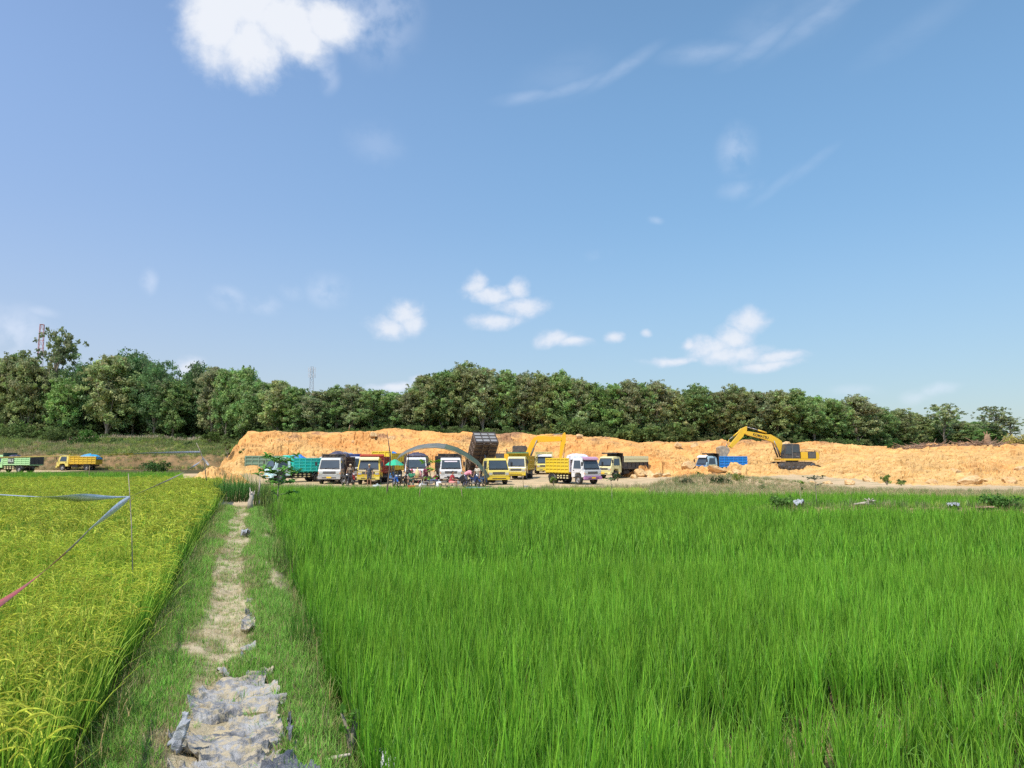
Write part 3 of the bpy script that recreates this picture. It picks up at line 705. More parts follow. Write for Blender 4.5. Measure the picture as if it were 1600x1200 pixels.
# grass on the left slope, rows of dry stalks on its crest
X, Y = jgrid(-95, -24, 106, 134, .42, .5)
z, rk, lf, cu, tp = terrain(X, Y)
cl = fbm(X * .12, Y * .2, 261, 4); rw = rng.uniform(size=X.shape)
k = lf & inview(X, Y, 8) & ((rw < .9) & (cu > 4.5) | (rw < .30) & (cu <= 4.5) | (rw < .8) & (cu < 1.2))
X, Y, z, cl, cu = X[k], Y[k], z[k], cl[k], cu[k]; nn = len(X)
gr = rng.uniform(size=nn) < sst(.32, .55, cl + .12 * (cu > 10) + .1 * (cu < 1.2))
vi = np.where(gr, np.where(rng.uniform(size=nn) < .35, rng.integers(10, 15, nn), rng.integers(5, 10, nn)), rng.integers(0, 5, nn))
scatter('slope_grass', np.stack([X, Y, z - .03], -1), rng.uniform(0, 6.28, nn), rng.uniform(1.0, 1.9, nn), vi, CV, 'green and dry grass on the slope above the left trucks', 'grass')
X, Y = jgrid(xof(90, 128), xof(352, 128), 127, 130.5, .38, .5); z, _, _, _, _ = terrain(X, Y); nn = len(X)
BE = ((.42, .30, .2), (.52, .40, .28), (.60, .50, .38))
CS = variant_collection('stalks', [tuft('dry_stalk', [blades(14, .2, .55, .35, .05, .4, .9, 3, BE, .25, seed=k + 1400)], M_straw) for k in range(5)])
scatter('dry_stalks', np.stack([X, Y, z], -1), rng.uniform(0, 6.28, nn), rng.uniform(.8, 1.5, nn), rng.integers(0, 5, nn), CS, 'pale dried stalks along the crest of the left slope under the trees', 'dry plants')
# ------------------------------------------------------------------ trees
M_bark = simple('tree_bark', (.30, .25, .18), .9, var=.35, scale=6, bmp=.6)
M_leaf = leafmat('tree_leaf', .48, .6, spec=.25)
def leaf_cloud(r, centres, rad, per, size, tints, up=.35, outn=None):
    n = len(centres) * per
    ci = np.repeat(np.arange(len(centres)), per)
    p = r.normal(0, 1, (n, 3)); p /= np.linalg.norm(p, axis=1)[:, None]; p *= (r.uniform(0, 1, (n, 1)) ** .5) * rad[ci][:, None]; p[:, 2] *= .75
    P = centres[ci] + p
    nrm = r.normal(0, 1, (n, 3)) + p / (rad[ci][:, None]) * .8; nrm[:, 2] += up; nrm /= np.linalg.norm(nrm, axis=1)[:, None]
    t = r.normal(0, 1, (n, 3)); t[:, 2] -= .5; t -= nrm * (t * nrm).sum(1)[:, None]; t /= np.linalg.norm(t, axis=1)[:, None]
    b = np.cross(nrm, t); s = size * r.uniform(.55, 1.3, (n, 1))
    V = np.stack([P - t * s * .5, P + b * s * .33 - nrm * s * .06, P + t * s * .55, P - b * s * .33 - nrm * s * .06], 1)
    C = tints[ci] * r.uniform(.72, 1.28, (n, 1)) * (1 + r.uniform(-1, 1, (n, 1)) * np.array([[.08, .0, .0]]))
    C = np.repeat(np.clip(C, 0, .6)[:, None], 4, 1)
    return V.reshape(-1, 3), np.arange(n * 4).reshape(n, 4), C.reshape(-1, 3)
TINT = {'olive': (.225, .26, .095), 'green': (.175, .25, .08), 'dark': (.105, .175, .06), 'fresh': (.175, .27, .075), 'brown': (.225, .25, .11), 'grey': (.21, .25, .11)}
def tree_meshes(seed, h, w, low, kind, size=.34, nc=150, per=34, loose=False, bloom=.3, flat=1.0):
    r = np.random.default_rng(seed); tb = np.array(TINT[kind])
    # lumpy crown: several lobes with clusters in their shells
    nl = 9 if not loose else 12
    lob = []
    for i in range(nl):
        t = (i + .5) / nl; zz = low + (h - low) * (.12 + .76 * t)
        prof = math.sin(math.pi * min(1, (.25 + .62 * t))) ** .7
        a = i * 2.4 + r.uniform(-.5, .5); d = w * .5 * prof * r.uniform(.22, .62)
        lob.append((np.array([math.cos(a) * d, math.sin(a) * d, zz]), w * (.26 if not loose else .17) * r.uniform(.75, 1.25)))
    lob.append((np.array([0, 0, h - w * .18]), w * .2))
    cs = []; rad = []
    for i in range(nc):
        c, R_ = lob[r.integers(0, len(lob))]
        v = r.normal(0, 1, 3); v /= np.linalg.norm(v); q = c + v * R_ * np.array([1, 1, .85]) * r.uniform(.55, 1.05)
        q[2] = min(max(q[2], low * .45), h * 1.02)
        cs.append(q); rad.append(w * r.uniform(.05, .095) * (1 if not loose else .8))
    cs = np.array(cs); rad = np.array(rad)
    tn = tb[None] * r.uniform(.72, 1.25, (nc, 1)) * (1 + r.normal(0, .08, (nc, 3))) * 1.75 + np.array([[.006, .010, .016]])  # pale bluish lift painted into the leaf colour in place of haze
    bl = (r.uniform(size=nc) < bloom) & (cs[:, 2] > low + (h - low) * .45)
    tn[bl] = np.array([.32, .31, .18]) * r.uniform(.7, 1.2, (bl.sum(), 1)) * .6 + tn[bl] * .4
    v1 = leaf_cloud(r, cs, rad, per, size, tn)
    # stray twigs of leaves outside the outline
    ns = 26; d = r.normal(0, 1, (ns, 3)); d /= np.linalg.norm(d, axis=1)[:, None]; d[:, 2] = np.abs(d[:, 2])
    sc_ = np.array([w * .5, w * .5, (h - low) * .5]); s_ = d * sc_ * r.uniform(.85, 1.06, (ns, 1)) + np.array([0, 0, low + (h - low) * .52])
    v2 = leaf_cloud(r, s_, np.full(ns, w * .05), 12, size, tb[None] * r.uniform(.8, 1.5, (ns, 1)))
    V, Q, C = merge([v1, v2])
    crown = np_mesh('crown', V, Q, M_leaf, {'col': C})
    m = MB(); tr = .018 * h + .03
    pts = [(0, 0, -.5)]; x = y = 0
    for k in range(1, 7):
        x += r.uniform(-.12, .12); y += r.uniform(-.12, .12); pts.append((x, y, h * .86 * k / 6))
    m.tube(pts, [tr * (1 - .8 * k / 6) for k in range(7)], 7)
    for c, R_ in lob:
        z0 = max(low * .6, c[2] - R_ - h * .12); f = z0 / (h * .86); k = min(5, int(f * 6)); p = Vector(pts[k]).lerp(Vector(pts[k + 1]), f * 6 - k)
        m.tube([p, p.lerp(Vector(c), .5) + Vector((0, 0, -.1)), Vector(c) + Vector((0, 0, R_ * .4))], [tr * .42, tr * .28, tr * .1], 5, cap=False)
    trunk = m.mesh('trunk', M_bark)
    return crown, trunk
TV = {}
for i, (kd, n) in enumerate((('olive', 4), ('green', 4), ('grey', 3), ('brown', 2), ('dark', 3), ('fresh', 2))):
    TV[kd] = [tree_meshes(100 + i * 10 + j, 9.0, 6.0 if kd != 'dark' else 7.5, .9 if j % 2 else 1.6, kd, size=.27 if kd != 'dark' else .22, nc=430, per=30, bloom={'brown': .75, 'olive': .4, 'grey': .45}.get(kd, .1)) for j in range(n)]
TV['loose'] = [tree_meshes(170 + j, 9.0, 6.6, 3.0, 'grey', size=.30, nc=130, per=26, loose=True, bloom=.3) for j in range(2)]
def tree(px, topy, D, kd, vi, wide, label, name='teak_tree', group='trees standing behind the earth bank'):
    x = xof(px, D); g = Hflat(x, D); top = at(px, topy, D).z; s = (top - g) / 9.0
    o = empty(name, (x, D, g), random.uniform(0, 6.28), label, 'tree', group)
    cr, tk = TV[kd][vi % len(TV[kd])]
    sw = wide / (6.0 if kd != 'dark' else 7.5)
    for nm, me in (('trunk', tk), ('crown', cr)):
        c = obj(nm, me, o); c.scale = (sw, sw, s)
    return o
# px, top y, distance, look, width, label
TREES = [
 (-22, 556, 134, 'olive', 8, None), (12, 552, 132, 'olive', 7.5, 'olive tree at the left edge of the photo, above the green dump truck cab'),
 (40, 560, 131, 'olive', 6.5, 'olive tree in front of the tall loose tree near the red lattice mast'),
 (84, 516, 134, 'loose', 9.5, 'tall airy tree with open see-through crown beside the red and white mast'),
 (96, 590, 130, 'fresh', 6, 'low fresh green tree under the tall airy tree'),
 (128, 572, 133, 'dark', 7, 'dark green tree left of the broad domed tree'),
 (165, 556, 130, 'olive', 9, 'broad domed yellow-olive tree above the yellow truck with blue cover'),
 (205, 550, 135, 'dark', 9.5, 'dark round-topped tree rising behind the broad domed olive tree'),
 (238, 568, 131, 'dark', 8, 'dark spreading tree on the right shoulder of the domed clump'),
 (268, 595, 130, 'green', 6.5, 'mid green tree filling the dip between the two left domes'),
 (303, 567, 133, 'dark', 7.5, 'dark feathery tree at the left of the second dome'),
 (330, 575, 130, 'brown', 6, 'brown-tinged tree in the second dome behind the left end of the earth bank'),
 (352, 574, 128, 'green', 5.5, 'green tree above the left corner of the earth bank'),
 (377, 572, 126, 'green', 5, 'narrow pointed green tree just right of the corner of the earth bank'),
 (402, 596, 122, 'green', 6, 'green tree above the dark green truck bed at left'),
 (432, 594, 118, 'olive', 6.2, 'olive tree above the turquoise truck'),
 (462, 604, 116, 'green', 5.2, 'low green tree left of the grey telecom mast'),
 (492, 610, 114, 'grey', 5.2, 'grey-green tree just right of the grey telecom mast foot'),
 (524, 604, 114, 'green', 5.2, 'green tree above the white truck with black bed'),
 (550, 602, 113, 'grey', 5, 'thin grey-green tree above the blue truck'),
 (580, 608, 112, 'green', 5.4, 'fresh green rounded tree above the yellow cab with red board'),
 (612, 612, 112, 'green', 5, 'low green tree at the tall bare stick'),
 (637, 616, 111, 'brown', 4.6, 'small brownish tree at the foot of the high clump above the arch shelter'),
 (662, 586, 111, 'olive', 5.6, 'olive tree forming the left shoulder of the high middle clump'),
 (690, 578, 111, 'green', 5.6, 'green tree above the top of the arch shelter'),
 (722, 567, 111, 'olive', 6, 'tallest tree of the high middle clump, left of the raised tipper bed'),
 (755, 572, 111, 'grey', 5.8, 'grey-green tree straight behind the raised black tipper bed'),
 (788, 580, 112, 'green', 5.6, 'green tree right of the raised black tipper bed'),
 (818, 583, 112, 'grey', 5.4, 'grey-green tree above the base of the middle excavator boom'),
 (848, 584, 112, 'olive', 5.4, 'olive tree above the middle excavator boom elbow'),
 (877, 581, 112, 'green', 5.4, 'green tree above the tip of the middle excavator boom'),
 (905, 592, 112, 'grey', 5, 'grey-green tree above the white and pink truck'),
 (932, 598, 112, 'fresh', 5, 'fresh green tree above the white and pink truck bonnet'),
 (958, 600, 112, 'fresh', 5, 'bright green tree above the cream truck with black bed'),
 (984, 594, 112, 'brown', 5, 'brown-topped tree with beige blossom above the cream truck tail'),
 (1004, 600, 113, 'green', 5, 'green tree between two brown-topped trees, right of the cream truck'),
 (1027, 596, 113, 'brown', 5.8, 'round brown-topped tree above the rubble mounds'),
 (1055, 608, 114, 'olive', 5, 'olive tree in the dip right of the round brown-topped tree'),
 (1090, 602, 115, 'green', 6, 'rounded green tree above the blue truck cab'),
 (1124, 612, 116, 'olive', 5.4, 'olive tree above the blue truck bed'),
 (1154, 603, 117, 'olive', 6, 'olive tree behind the right excavator bucket'),
 (1186, 610, 118, 'grey', 5.8, 'grey-green tree behind the right excavator stick'),
 (1215, 610, 119, 'olive', 5.8, 'olive tree behind the right excavator boom elbow'),
 (1244, 609, 120, 'green', 5.8, 'green tree above the right excavator cab'),
 (1274, 617, 122, 'green', 5.8, 'green tree above the right excavator engine cover'),
 (1306, 624, 124, 'green', 6, 'green tree right of the right excavator'),
 (1342, 618, 126, 'brown', 7.4, 'broad brown-olive domed tree right of the excavator, the highest on the right'),
 (1375, 637, 130, 'green', 6, 'green tree on the right slope of the brown-olive dome'),
 (1404, 640, 136, 'olive', 6.5, 'olive tree where the wood line starts to fall towards the right'),
 (1434, 646, 142, 'olive', 6.6, 'olive tree left of the airy tree near the brushwood'),
 (1476, 630, 140, 'loose', 7.5, 'airy thin-crowned tree standing above the low wood at right'),
 (1466, 655, 146, 'green', 6, 'low green tree under the airy thin-crowned tree at right'),
 (1500, 657, 150, 'olive', 6.5, 'low olive tree above the brushwood heap'),
 (1528, 658, 156, 'green', 6.5, 'low green tree left of the last drooping tree'),
 (1556, 634, 132, 'loose', 5.5, 'fresh drooping tree near the right end of the wood'),
 (1580, 652, 131, 'loose', 5.0, 'last small drooping tree at the right end of the wood'),
 (1548, 668, 133, 'fresh', 4.6, 'bushy green tree beside the cut stump at far right')]
for i, (px, ty, D, kd, wd, lb) in enumerate(TREES):
    tree(px, ty, D, kd, i, wd * 1.12, lb or 'olive tree half outside the left edge of the photo')
# the wood behind the front row, one mass of further trees
rw = np.random.default_rng(77)
PXT = np.array([t[0] for t in TREES if t[3] != 'loose']); TYT = np.array([t[1] for t in TREES if t[3] != 'loose']); DT = np.array([t[2] for t in TREES if t[3] != 'loose'])
oo = np.argsort(PXT); PXT, TYT, DT = PXT[oo], TYT[oo], DT[oo]
cw = bpy.data.collections.new('wood_variants'); k = 0
for kd in ('olive', 'green', 'grey', 'dark'):
    for j in range(2):
        for me in TV[kd][j]:
            pass
        bm = bmesh.new(); bm.from_mesh(TV[kd][j][0]); n0 = len(bm.faces); bm.from_mesh(TV[kd][j][1])
        me = bpy.data.meshes.new('wood_tree'); bm.to_mesh(me); bm.free(); me.materials.append(M_leaf); me.materials.append(M_bark)
        mi = np.zeros(len(me.polygons), np.int32); mi[n0:] = 1; me.polygons.foreach_set('material_index', mi)
        cw.objects.link(bpy.data.objects.new('wood_%02d' % k, me)); k += 1
pts = []; sc3 = []
for row in range(1, 6):
    for px in np.arange(-60, 1545, 26):
        p = px + rw.uniform(-10, 10); D = np.interp(p, PXT, DT) + row * 4.2 + rw.uniform(-1, 1)
        if p > 1500: D += 8
        ty = np.interp(p, PXT, TYT) + rw.uniform(4, 16) + row * 1.0
        x = xof(p, D); g = Hflat(x, D); s = (at(p, ty, D).z - g) / 9.0
        pts.append((x, D, g)); sc3.append((s * rw.uniform(.8, 1.1), s * rw.uniform(.8, 1.1), s))
sc3 = np.array(sc3); scatter('wood', pts, rw.uniform(0, 6.28, len(pts)), sc3, rw.integers(0, 8, len(pts)), cw, 'dense wood seen between and behind the front row of trees', 'wood')
# undergrowth at the foot of the trees and deeper in the wood
ug = [tuft('undergrowth', [leaf_cloud(np.random.default_rng(40 + k), np.random.default_rng(60 + k).uniform([-1.1, -.8, .2], [1.1, .8, 1.7], (16, 3)), np.full(16, .42), 22, .26,
      np.array(TINT[('green', 'fresh', 'olive', 'green')[k]])[None] * np.random.default_rng(k).uniform(.6, 1.3, (16, 1)))], M_leaf) for k in range(4)]
cu_ = variant_collection('undergrowth', ug)
pts = []; scl = []
for px in np.arange(-40, 1600, 7):
    for rr in range(2):
        p = px + rw.uniform(-5, 5); D = np.interp(p, PXT, DT) - rw.uniform(.5, 3.5)
        x = xof(p, D); pts.append((x, D, Hflat(x, D) - .2)); scl.append(rw.uniform(.7, 1.5) * (1.15 if 880 < p < 1080 or p < 130 else .55))
for px in np.arange(-60, 1560, 9):
    for rr in range(3):
        p = px + rw.uniform(-5, 5); D = np.interp(p, PXT, DT) + 3 + rr * 5 + rw.uniform(-1, 1)
        x = xof(p, D); pts.append((x, D, Hflat(x, D) - .2)); scl.append(rw.uniform(1.6, 2.3))
scatter('undergrowth', pts, rw.uniform(0, 6.28, len(pts)), scl, rw.integers(0, 4, len(pts)), cu_, 'leafy undergrowth along the foot of the wood', 'undergrowth')

# ------------------------------------------------------------------ paints
C_WHITE = (.78, .78, .76); C_YEL = (.82, .60, .035); C_YEL2 = (.80, .66, .16); C_CREAM = (.80, .72, .36); C_BLACK = (.022, .022, .025); C_GRN = (.10, .26, .13)
C_TURQ = (.02, .75, .62); C_BLUE = (.01, .32, .85); C_RED = (.55, .07, .05); C_LGRN = (.40, .70, .32); C_ORG = (.78, .50, .03); C_PINK = (.58, .32, .44); C_DBLUE = (.03, .09, .35)
M_black = paint(C_BLACK, .5, .45); M_rub = simple('tyre_rubber', (.03, .03, .03), .85, var=.4, scale=12); M_steel = paint((.32, .32, .31), .45, .4, .4)
M_dark = simple('dark_plastic', (.025, .025, .027), .5); M_chassis = simple('chassis_paint', (.045, .038, .035), .7, var=.5)
m, b, out = newmat('vehicle_glass'); n = onoise(1.5, 3); L(mixc(n.outputs[0], (.035, .05, .06, 1), (.075, .095, .11, 1)), b.inputs['Base Color']); b.inputs['Roughness'].default_value = .06; b.inputs['Specular IOR Level'].default_value = .8
M_glass = m
m, b, out = newmat('lamp_glass'); b.inputs['Base Color'].default_value = (.75, .75, .72, 1); b.inputs['Roughness'].default_value = .12; b.inputs['Metallic'].default_value = .5; n = onoise(30); bump(b, n.outputs[0], .3, .005)
M_lamp = m
M_plate = paint((.85, .55, .02), .5, .1); M_orange = paint((.8, .25, .02), .3, .1)

# ------------------------------------------------------------------ dump truck
def wheel_meshes(dual):
    t = MB(); w = .13 if not dual else .28
    t.lathe([(.22, -w * .8), (.30, -w), (.36, -w * .98), (.385, -w * .75), (.39, 0), (.385, w * .75), (.36, w * .98), (.30, w), (.22, w * .8)], (0, 0, 0), seg=22)
    r_ = MB(); r_.lathe([(.235, -w * .85), (.225, -w * .5), (.12, -w * .42), (.08, -w * .9), (0.0, -w * .9)], (0, 0, 0), seg=16)
    r_.lathe([(.0, w * .5), (.12, w * .42), (.225, w * .5), (.235, w * .85)], (0, 0, 0), seg=16)
    return t.mesh('tyre', M_rub), r_.mesh('rim', M_steel)
WM = wheel_meshes(False); WD = wheel_meshes(True)
def add_wheel(parent, x, y, dual, z=.39):
    w = bpy.data.objects.new('wheel', (WD if dual else WM)[1 - 1]); 
    # the wheel part is its tyre's hub axle, with tyre and rim under it
    ax = MB(); ax.tube([(-.08, 0, 0), (.08, 0, 0)], .05, 8)
    if 'axle' not in _mc: _mc['axle'] = ax.mesh('wheel_hub', M_chassis)
    w = obj('wheel', _mc['axle'], parent, (x, y, z)); 
    if x > 0: w.rotation_euler = (0, 0, math.pi)
    tm, rm = WD if dual else WM
    obj('tyre', tm, w); obj('rim', rm, w)
def lerp(a, b, t): return a + (b - a) * t
def hwf(z): return .93 if z <= 1.24 else .93 - (z - 1.24) * .13
def truck(px, D, phi, label, cab=C_WHITE, bed=C_YEL, bedh=1.0, bl=3.9, head=C_BLACK, headz=2.35, canopy=0.0, visor=None, lower=None, rail=None, bumper=None, tip=0.0,
          guard=False, gate=None, zoff=0.0, plate=True, side_text=None, rows=3, group='dump trucks parked in the yard', sun_strip=None, stripe=None, dirt=.3):
    x = xof(px, D); z = Hflat(x, D) + zoff
    T = empty('dump_truck', (x, D, z), R(phi), label, 'dump truck', group)
    dirt += .15; mc = paint(cab, .32, dirt * .6); mb = paint(bed, .5, dirt); mh = paint(head, .55, dirt); ml = paint(lower or cab, .35, dirt); mbu = paint(bumper or cab, .4, dirt)
    # cab: lower body and upper body share their section line
    c = MB()
    c.prism([(.10, .60), (0.0, .74), (0.0, 1.10), (.09, 1.24), (1.60, 1.24), (1.60, .60), (1.22, .60), (1.16, .86), (.98, .98), (.60, .98), (.42, .86), (.36, .60)], 0, 0, hw=hwf)
    c.prism([(.09, 1.24), (.40, 2.02), (.52, 2.14), (.9, 2.19), (1.38, 2.17), (1.56, 2.08), (1.60, 1.9), (1.60, 1.24)], 0, 0, hw=hwf)
    body = c.build('cab', mc, T, bevel=.028)
    yz = lambda zz: .09 + (zz - 1.24) * (.31 / .78)
    def front(x0, x1, z0, z1, off, nrm=.012):
        q = []
        for (xx, zz) in ((x0, z0), (x1, z0), (x1, z1), (x0, z1)): q.append(Vector((xx * (hwf(zz) / .93), yz(zz) - off, zz)))
        return q
    g = MB(); g.slab(front(-.84, .84, 1.22, 2.00, .012), .012); g.build('windshield_surround', M_dark, body)
    w = MB(); w.slab(front(-.79, .79, 1.34, 1.95, .026), .008); ws = w.build('windshield', M_glass, body)
    if sun_strip:
        s_ = MB(); s_.slab(front(-.6, .6, 1.83, 1.93, .037), .004); s_.build('sun_strip', paint(sun_strip, .5, .1), ws)
    wp = MB()
    for sx in (-.4, .25):
        wp = MB(); wp.tube([(sx, yz(1.27) - .05, 1.27), (sx + .42, yz(1.5) - .05, 1.42)], .012, 5); wp.build('wiper', M_dark, body)
    gr = MB(); gr.box(-.52, .52, -.022, .0, .86, 1.05)
    for k in range(3): gr.box(-.5, .5, -.034, -.022, .885 + k * .055, .905 + k * .055, 1)
    gr.build('grille', [M_dark, M_steel], body)
    if stripe:
        sp_ = MB(); sp_.box(-.90, .90, -.014, -.002, 1.08, 1.20); sp_.build('front_panel', paint(stripe, .4, .2), body)
    for sx in (-1, 1):
        h = MB(); h.box(min(sx * .56, sx * .86), max(sx * .56, sx * .86), -.03, .02, .82, 1.0); hl = h.build('headlight', M_lamp, body, bevel=.015)
        i_ = MB(); i_.box(min(sx * .87, sx * .915), max(sx * .87, sx * .915), -.02, .06, .84, .98); i_.build('indicator', M_orange, hl)
        # side: door with its window, handle, mirror
        d = MB(); X = lambda zz: sx * (hwf(zz) + .004)
        d.slab([(X(.66), 1.32, .66) if 0 else (X(.99), .62, .99), (X(.99), 1.46, .99), (X(1.24), 1.46, 1.24), (X(1.24), .30, 1.24)][::sx], .012); dr = d.build('door', ml, body)
        w2 = MB(); w2.slab([(X(1.30), .40, 1.30), (X(1.30), 1.36, 1.30), (X(1.96), 1.34, 1.96), (X(1.96), .60, 1.96)][::sx], .012); w2.build('side_window', M_glass, body)
        hd = MB(); hd.box(min(sx * .945, sx * .975), max(sx * .945, sx * .975), 1.22, 1.38, 1.14, 1.18); hd.build('door_handle', M_dark, dr)
        mi = MB(); mi.tube([(sx * .88, .22, 1.95), (sx * 1.10, .08, 1.93), (sx * 1.12, .06, 1.45), (sx * .93, .24, 1.32)], .014, 6)
        mi.box(sx * 1.12 - .09, sx * 1.12 + .09, .03, .07, 1.52, 1.84); mi.build('mirror', M_dark, body)
    bu = MB(); bu.box(-.93, .93, -.10, .10, .42, .66); bu.box(-.6, .6, -.115, -.10, .50, .58, 1); bu.build('bumper', [mbu, M_dark], T, bevel=.02)
    if plate:
        p = MB(); p.box(-.20, .20, -.135, -.116, .50, .63); p.build('number_plate', M_plate, T)
    if visor:
        v = MB(); v.slab([(-.80, .20, 2.10), (.80, .20, 2.10), (.80, .48, 2.24), (-.80, .48, 2.24)], .03); v.slab([(-.80, .18, 2.00), (.80, .18, 2.00), (.80, .20, 2.12), (-.80, .20, 2.12)], .02); v.build('roof_visor', paint(visor, .4, dirt), T)
    # chassis
    ch = MB()
    for sx in (-.38, .38): ch.box(sx - .05, sx + .05, .3, 1.8 + bl - .1, .62, .80)
    for yy in (1.0, 2.2, 3.4, 4.6): ch.box(-.33, .33, yy, yy + .1, .66, .76)
    ch.tube([(-.8, .80, .39), (.8, .80, .39)], .06, 8); ch.tube([(-.8, 4.15, .39), (.8, 4.15, .39)], .07, 8); ch.ell((0, 4.15, .39), (.18, .2, .2))
    ch.box(.45, .85, 2.1, 2.9, .48, .80); ch.box(-.85, -.5, 2.1, 2.6, .5, .8)
    ch.box(-.36, .36, .5, 1.5, .55, .95)
    ch.build('chassis', M_chassis, T)
    for sx in (-1, 1):
        add_wheel(T, sx * .80, .80, False); add_wheel(T, sx * .74, 4.15, True)
        mg = MB(); n = 8; pts = [(3.68 + .94 * (1 - math.cos(math.pi * k / n)) / 2, .50 + .40 * math.sin(math.pi * k / n)) for k in range(n + 1)]
        for a_, b_ in zip(pts, pts[1:]): mg.slab([(sx * .52, a_[0], a_[1]), (sx * 1.0, a_[0], a_[1]), (sx * 1.0, b_[0], b_[1]), (sx * .52, b_[0], b_[1])], .015)
        mg.build('mudguard', M_steel if not tip else M_chassis, T)
        if guard:
            gd = MB()
            for k in range(2): 
                gd.box(sx * .95 - .02, sx * .95 + .02, 1.85, 3.55, .45 + k * .19, .56 + k * .19, 0)
                for q in range(4): gd.box(sx * .975 - .012, sx * .975 + .012, 1.98 + q * .4, 2.18 + q * .4, .46 + k * .19, .55 + k * .19, 1)
            gd.build('side_guard', [M_chassis, paint(C_CREAM, .4, .1)], T)
    # tipping bed, hinged at the rear
    hy, hz = 1.8 + bl - .35, .86
    B = MB(); f = MB(); y0 = 1.8 - hy; y1 = 1.8 + bl - hy; zf = .14
    B.box(-1.0, 1.0, y0, y1, zf - .05, zf)
    for sx in (-.3, .3): B.box(sx - .06, sx + .06, y0, y1, -.04, zf - .052, 1)
    k = 0
    while y0 + .15 + k * .42 < y1: B.box(-.98, .98, y0 + .12 + k * .42, y0 + .2 + k * .42, zf - .13, zf - .052, 1); k += 1
    bd = B.build('cargo_bed', [mb, mb if not tip else paint((.06, .045, .04), .7, .5)], T); bd.location = (0, hy, hz); bd.rotation_euler = (-R(tip), 0, 0)
    mr = paint(rail or bed, .5, dirt)
    for sx in (-1, 1):
        s_ = MB(); xo = sx * 1.0; s_.box(min(xo, xo - sx * .03), max(xo, xo - sx * .03), y0, y1, zf, zf + bedh)
        xa, xb = min(xo, xo + sx * .055), max(xo, xo + sx * .055)
        s_.box(xa, xb, y0, y1, zf + bedh - .09, zf + bedh + .01, 1); s_.box(xa, xb, y0, y1, zf - .05, zf + .06, 1)
        for r_ in range(1, rows): s_.box(xa + .004, xb - .004, y0, y1, zf + bedh * r_ / rows - .045, zf + bedh * r_ / rows + .045, 1)
        npst = 6
        for q in range(npst + 1):
            yy = y0 + (y1 - y0 - .07) * q / npst; s_.box(xa - .004, xb + .004, yy, yy + .07, zf - .045, zf + bedh, 1)
        sd = s_.build('side_board', [mb, mr], bd)
        if side_text and sx == side_text[0]:
            pn = MB(); pn.box(min(xo + sx * .07, xo + sx * .075), max(xo + sx * .07, xo + sx * .075), y0 + .75, y0 + 1.65, zf + .1, zf + bedh - .12); pb = pn.build('lettering_panel', paint((.04, .07, .05), .5, .2), bd)
            cu = bpy.data.curves.new('lettering', 'FONT'); cu.body = side_text[1]; cu.size = .5; cu.extrude = .006; cu.align_x = 'CENTER'; cu.align_y = 'CENTER'
            to = bpy.data.objects.new('t', cu); me = bpy.data.meshes.new_from_object(to); me.materials.append(paint((.75, .85, .7), .5, .1)); bpy.data.objects.remove(to)
            t2 = obj('lettering', me, bd, (xo + sx * .084, y0 + 1.2, zf + bedh / 2), (R(90), 0, R(90) * sx))
    hb = MB(); hzz = headz - hz
    hb.box(-1.0, 1.0, y0 - .03, y0, zf, hzz)
    for zz in np.linspace(zf + .05, hzz - .04, 4): hb.box(-1.03, 1.03, y0 - .085, y0 - .031, zz - .04, zz + .04, 1)
    for xx in (-.98, -.33, .33, .98): hb.box(xx - .04, xx + .04, y0 - .09, y0 - .032, zf, hzz, 1)
    if canopy: hb.slab([(-1.0, y0, hzz), (1.0, y0, hzz), (1.0, y0 - canopy, hzz + .06), (-1.0, y0 - canopy, hzz + .06)], .05, 1); hb.box(-1.0, 1.0, y0 - canopy - .03, y0 - canopy, hzz - .08, hzz + .06, 1)
    hb.build('headboard', [mh, mh] if not tip else [paint((.28, .28, .28), .5, .2), mh], bd)
    tg = MB(); tg.box(-.99, .99, y1 - .04, y1, zf, zf + bedh - .02)
    for xx in (-.96, -.32, .32, .96): tg.box(xx - .035, xx + .035, y1, y1 + .05, zf, zf + bedh - .02, 1)
    tg.build('tailgate', [paint(gate or bed, .5, dirt)] * 2, bd)
    if tip:
        ra = MB(); p1 = Vector((0, 2.6, .75)); fr = bd.rotation_euler.to_matrix() @ Vector((0, y0 + 1.2, 0)) + bd.location
        ra.tube([p1, p1.lerp(fr, .5)], .09, 10); ra.tube([p1.lerp(fr, .5), fr], .06, 10); ra.build('tipping_ram', M_steel, T)
    return T
def bed_point(T, y, z=1.0, x=0): return T.matrix_basis @ Vector((x, y, z))
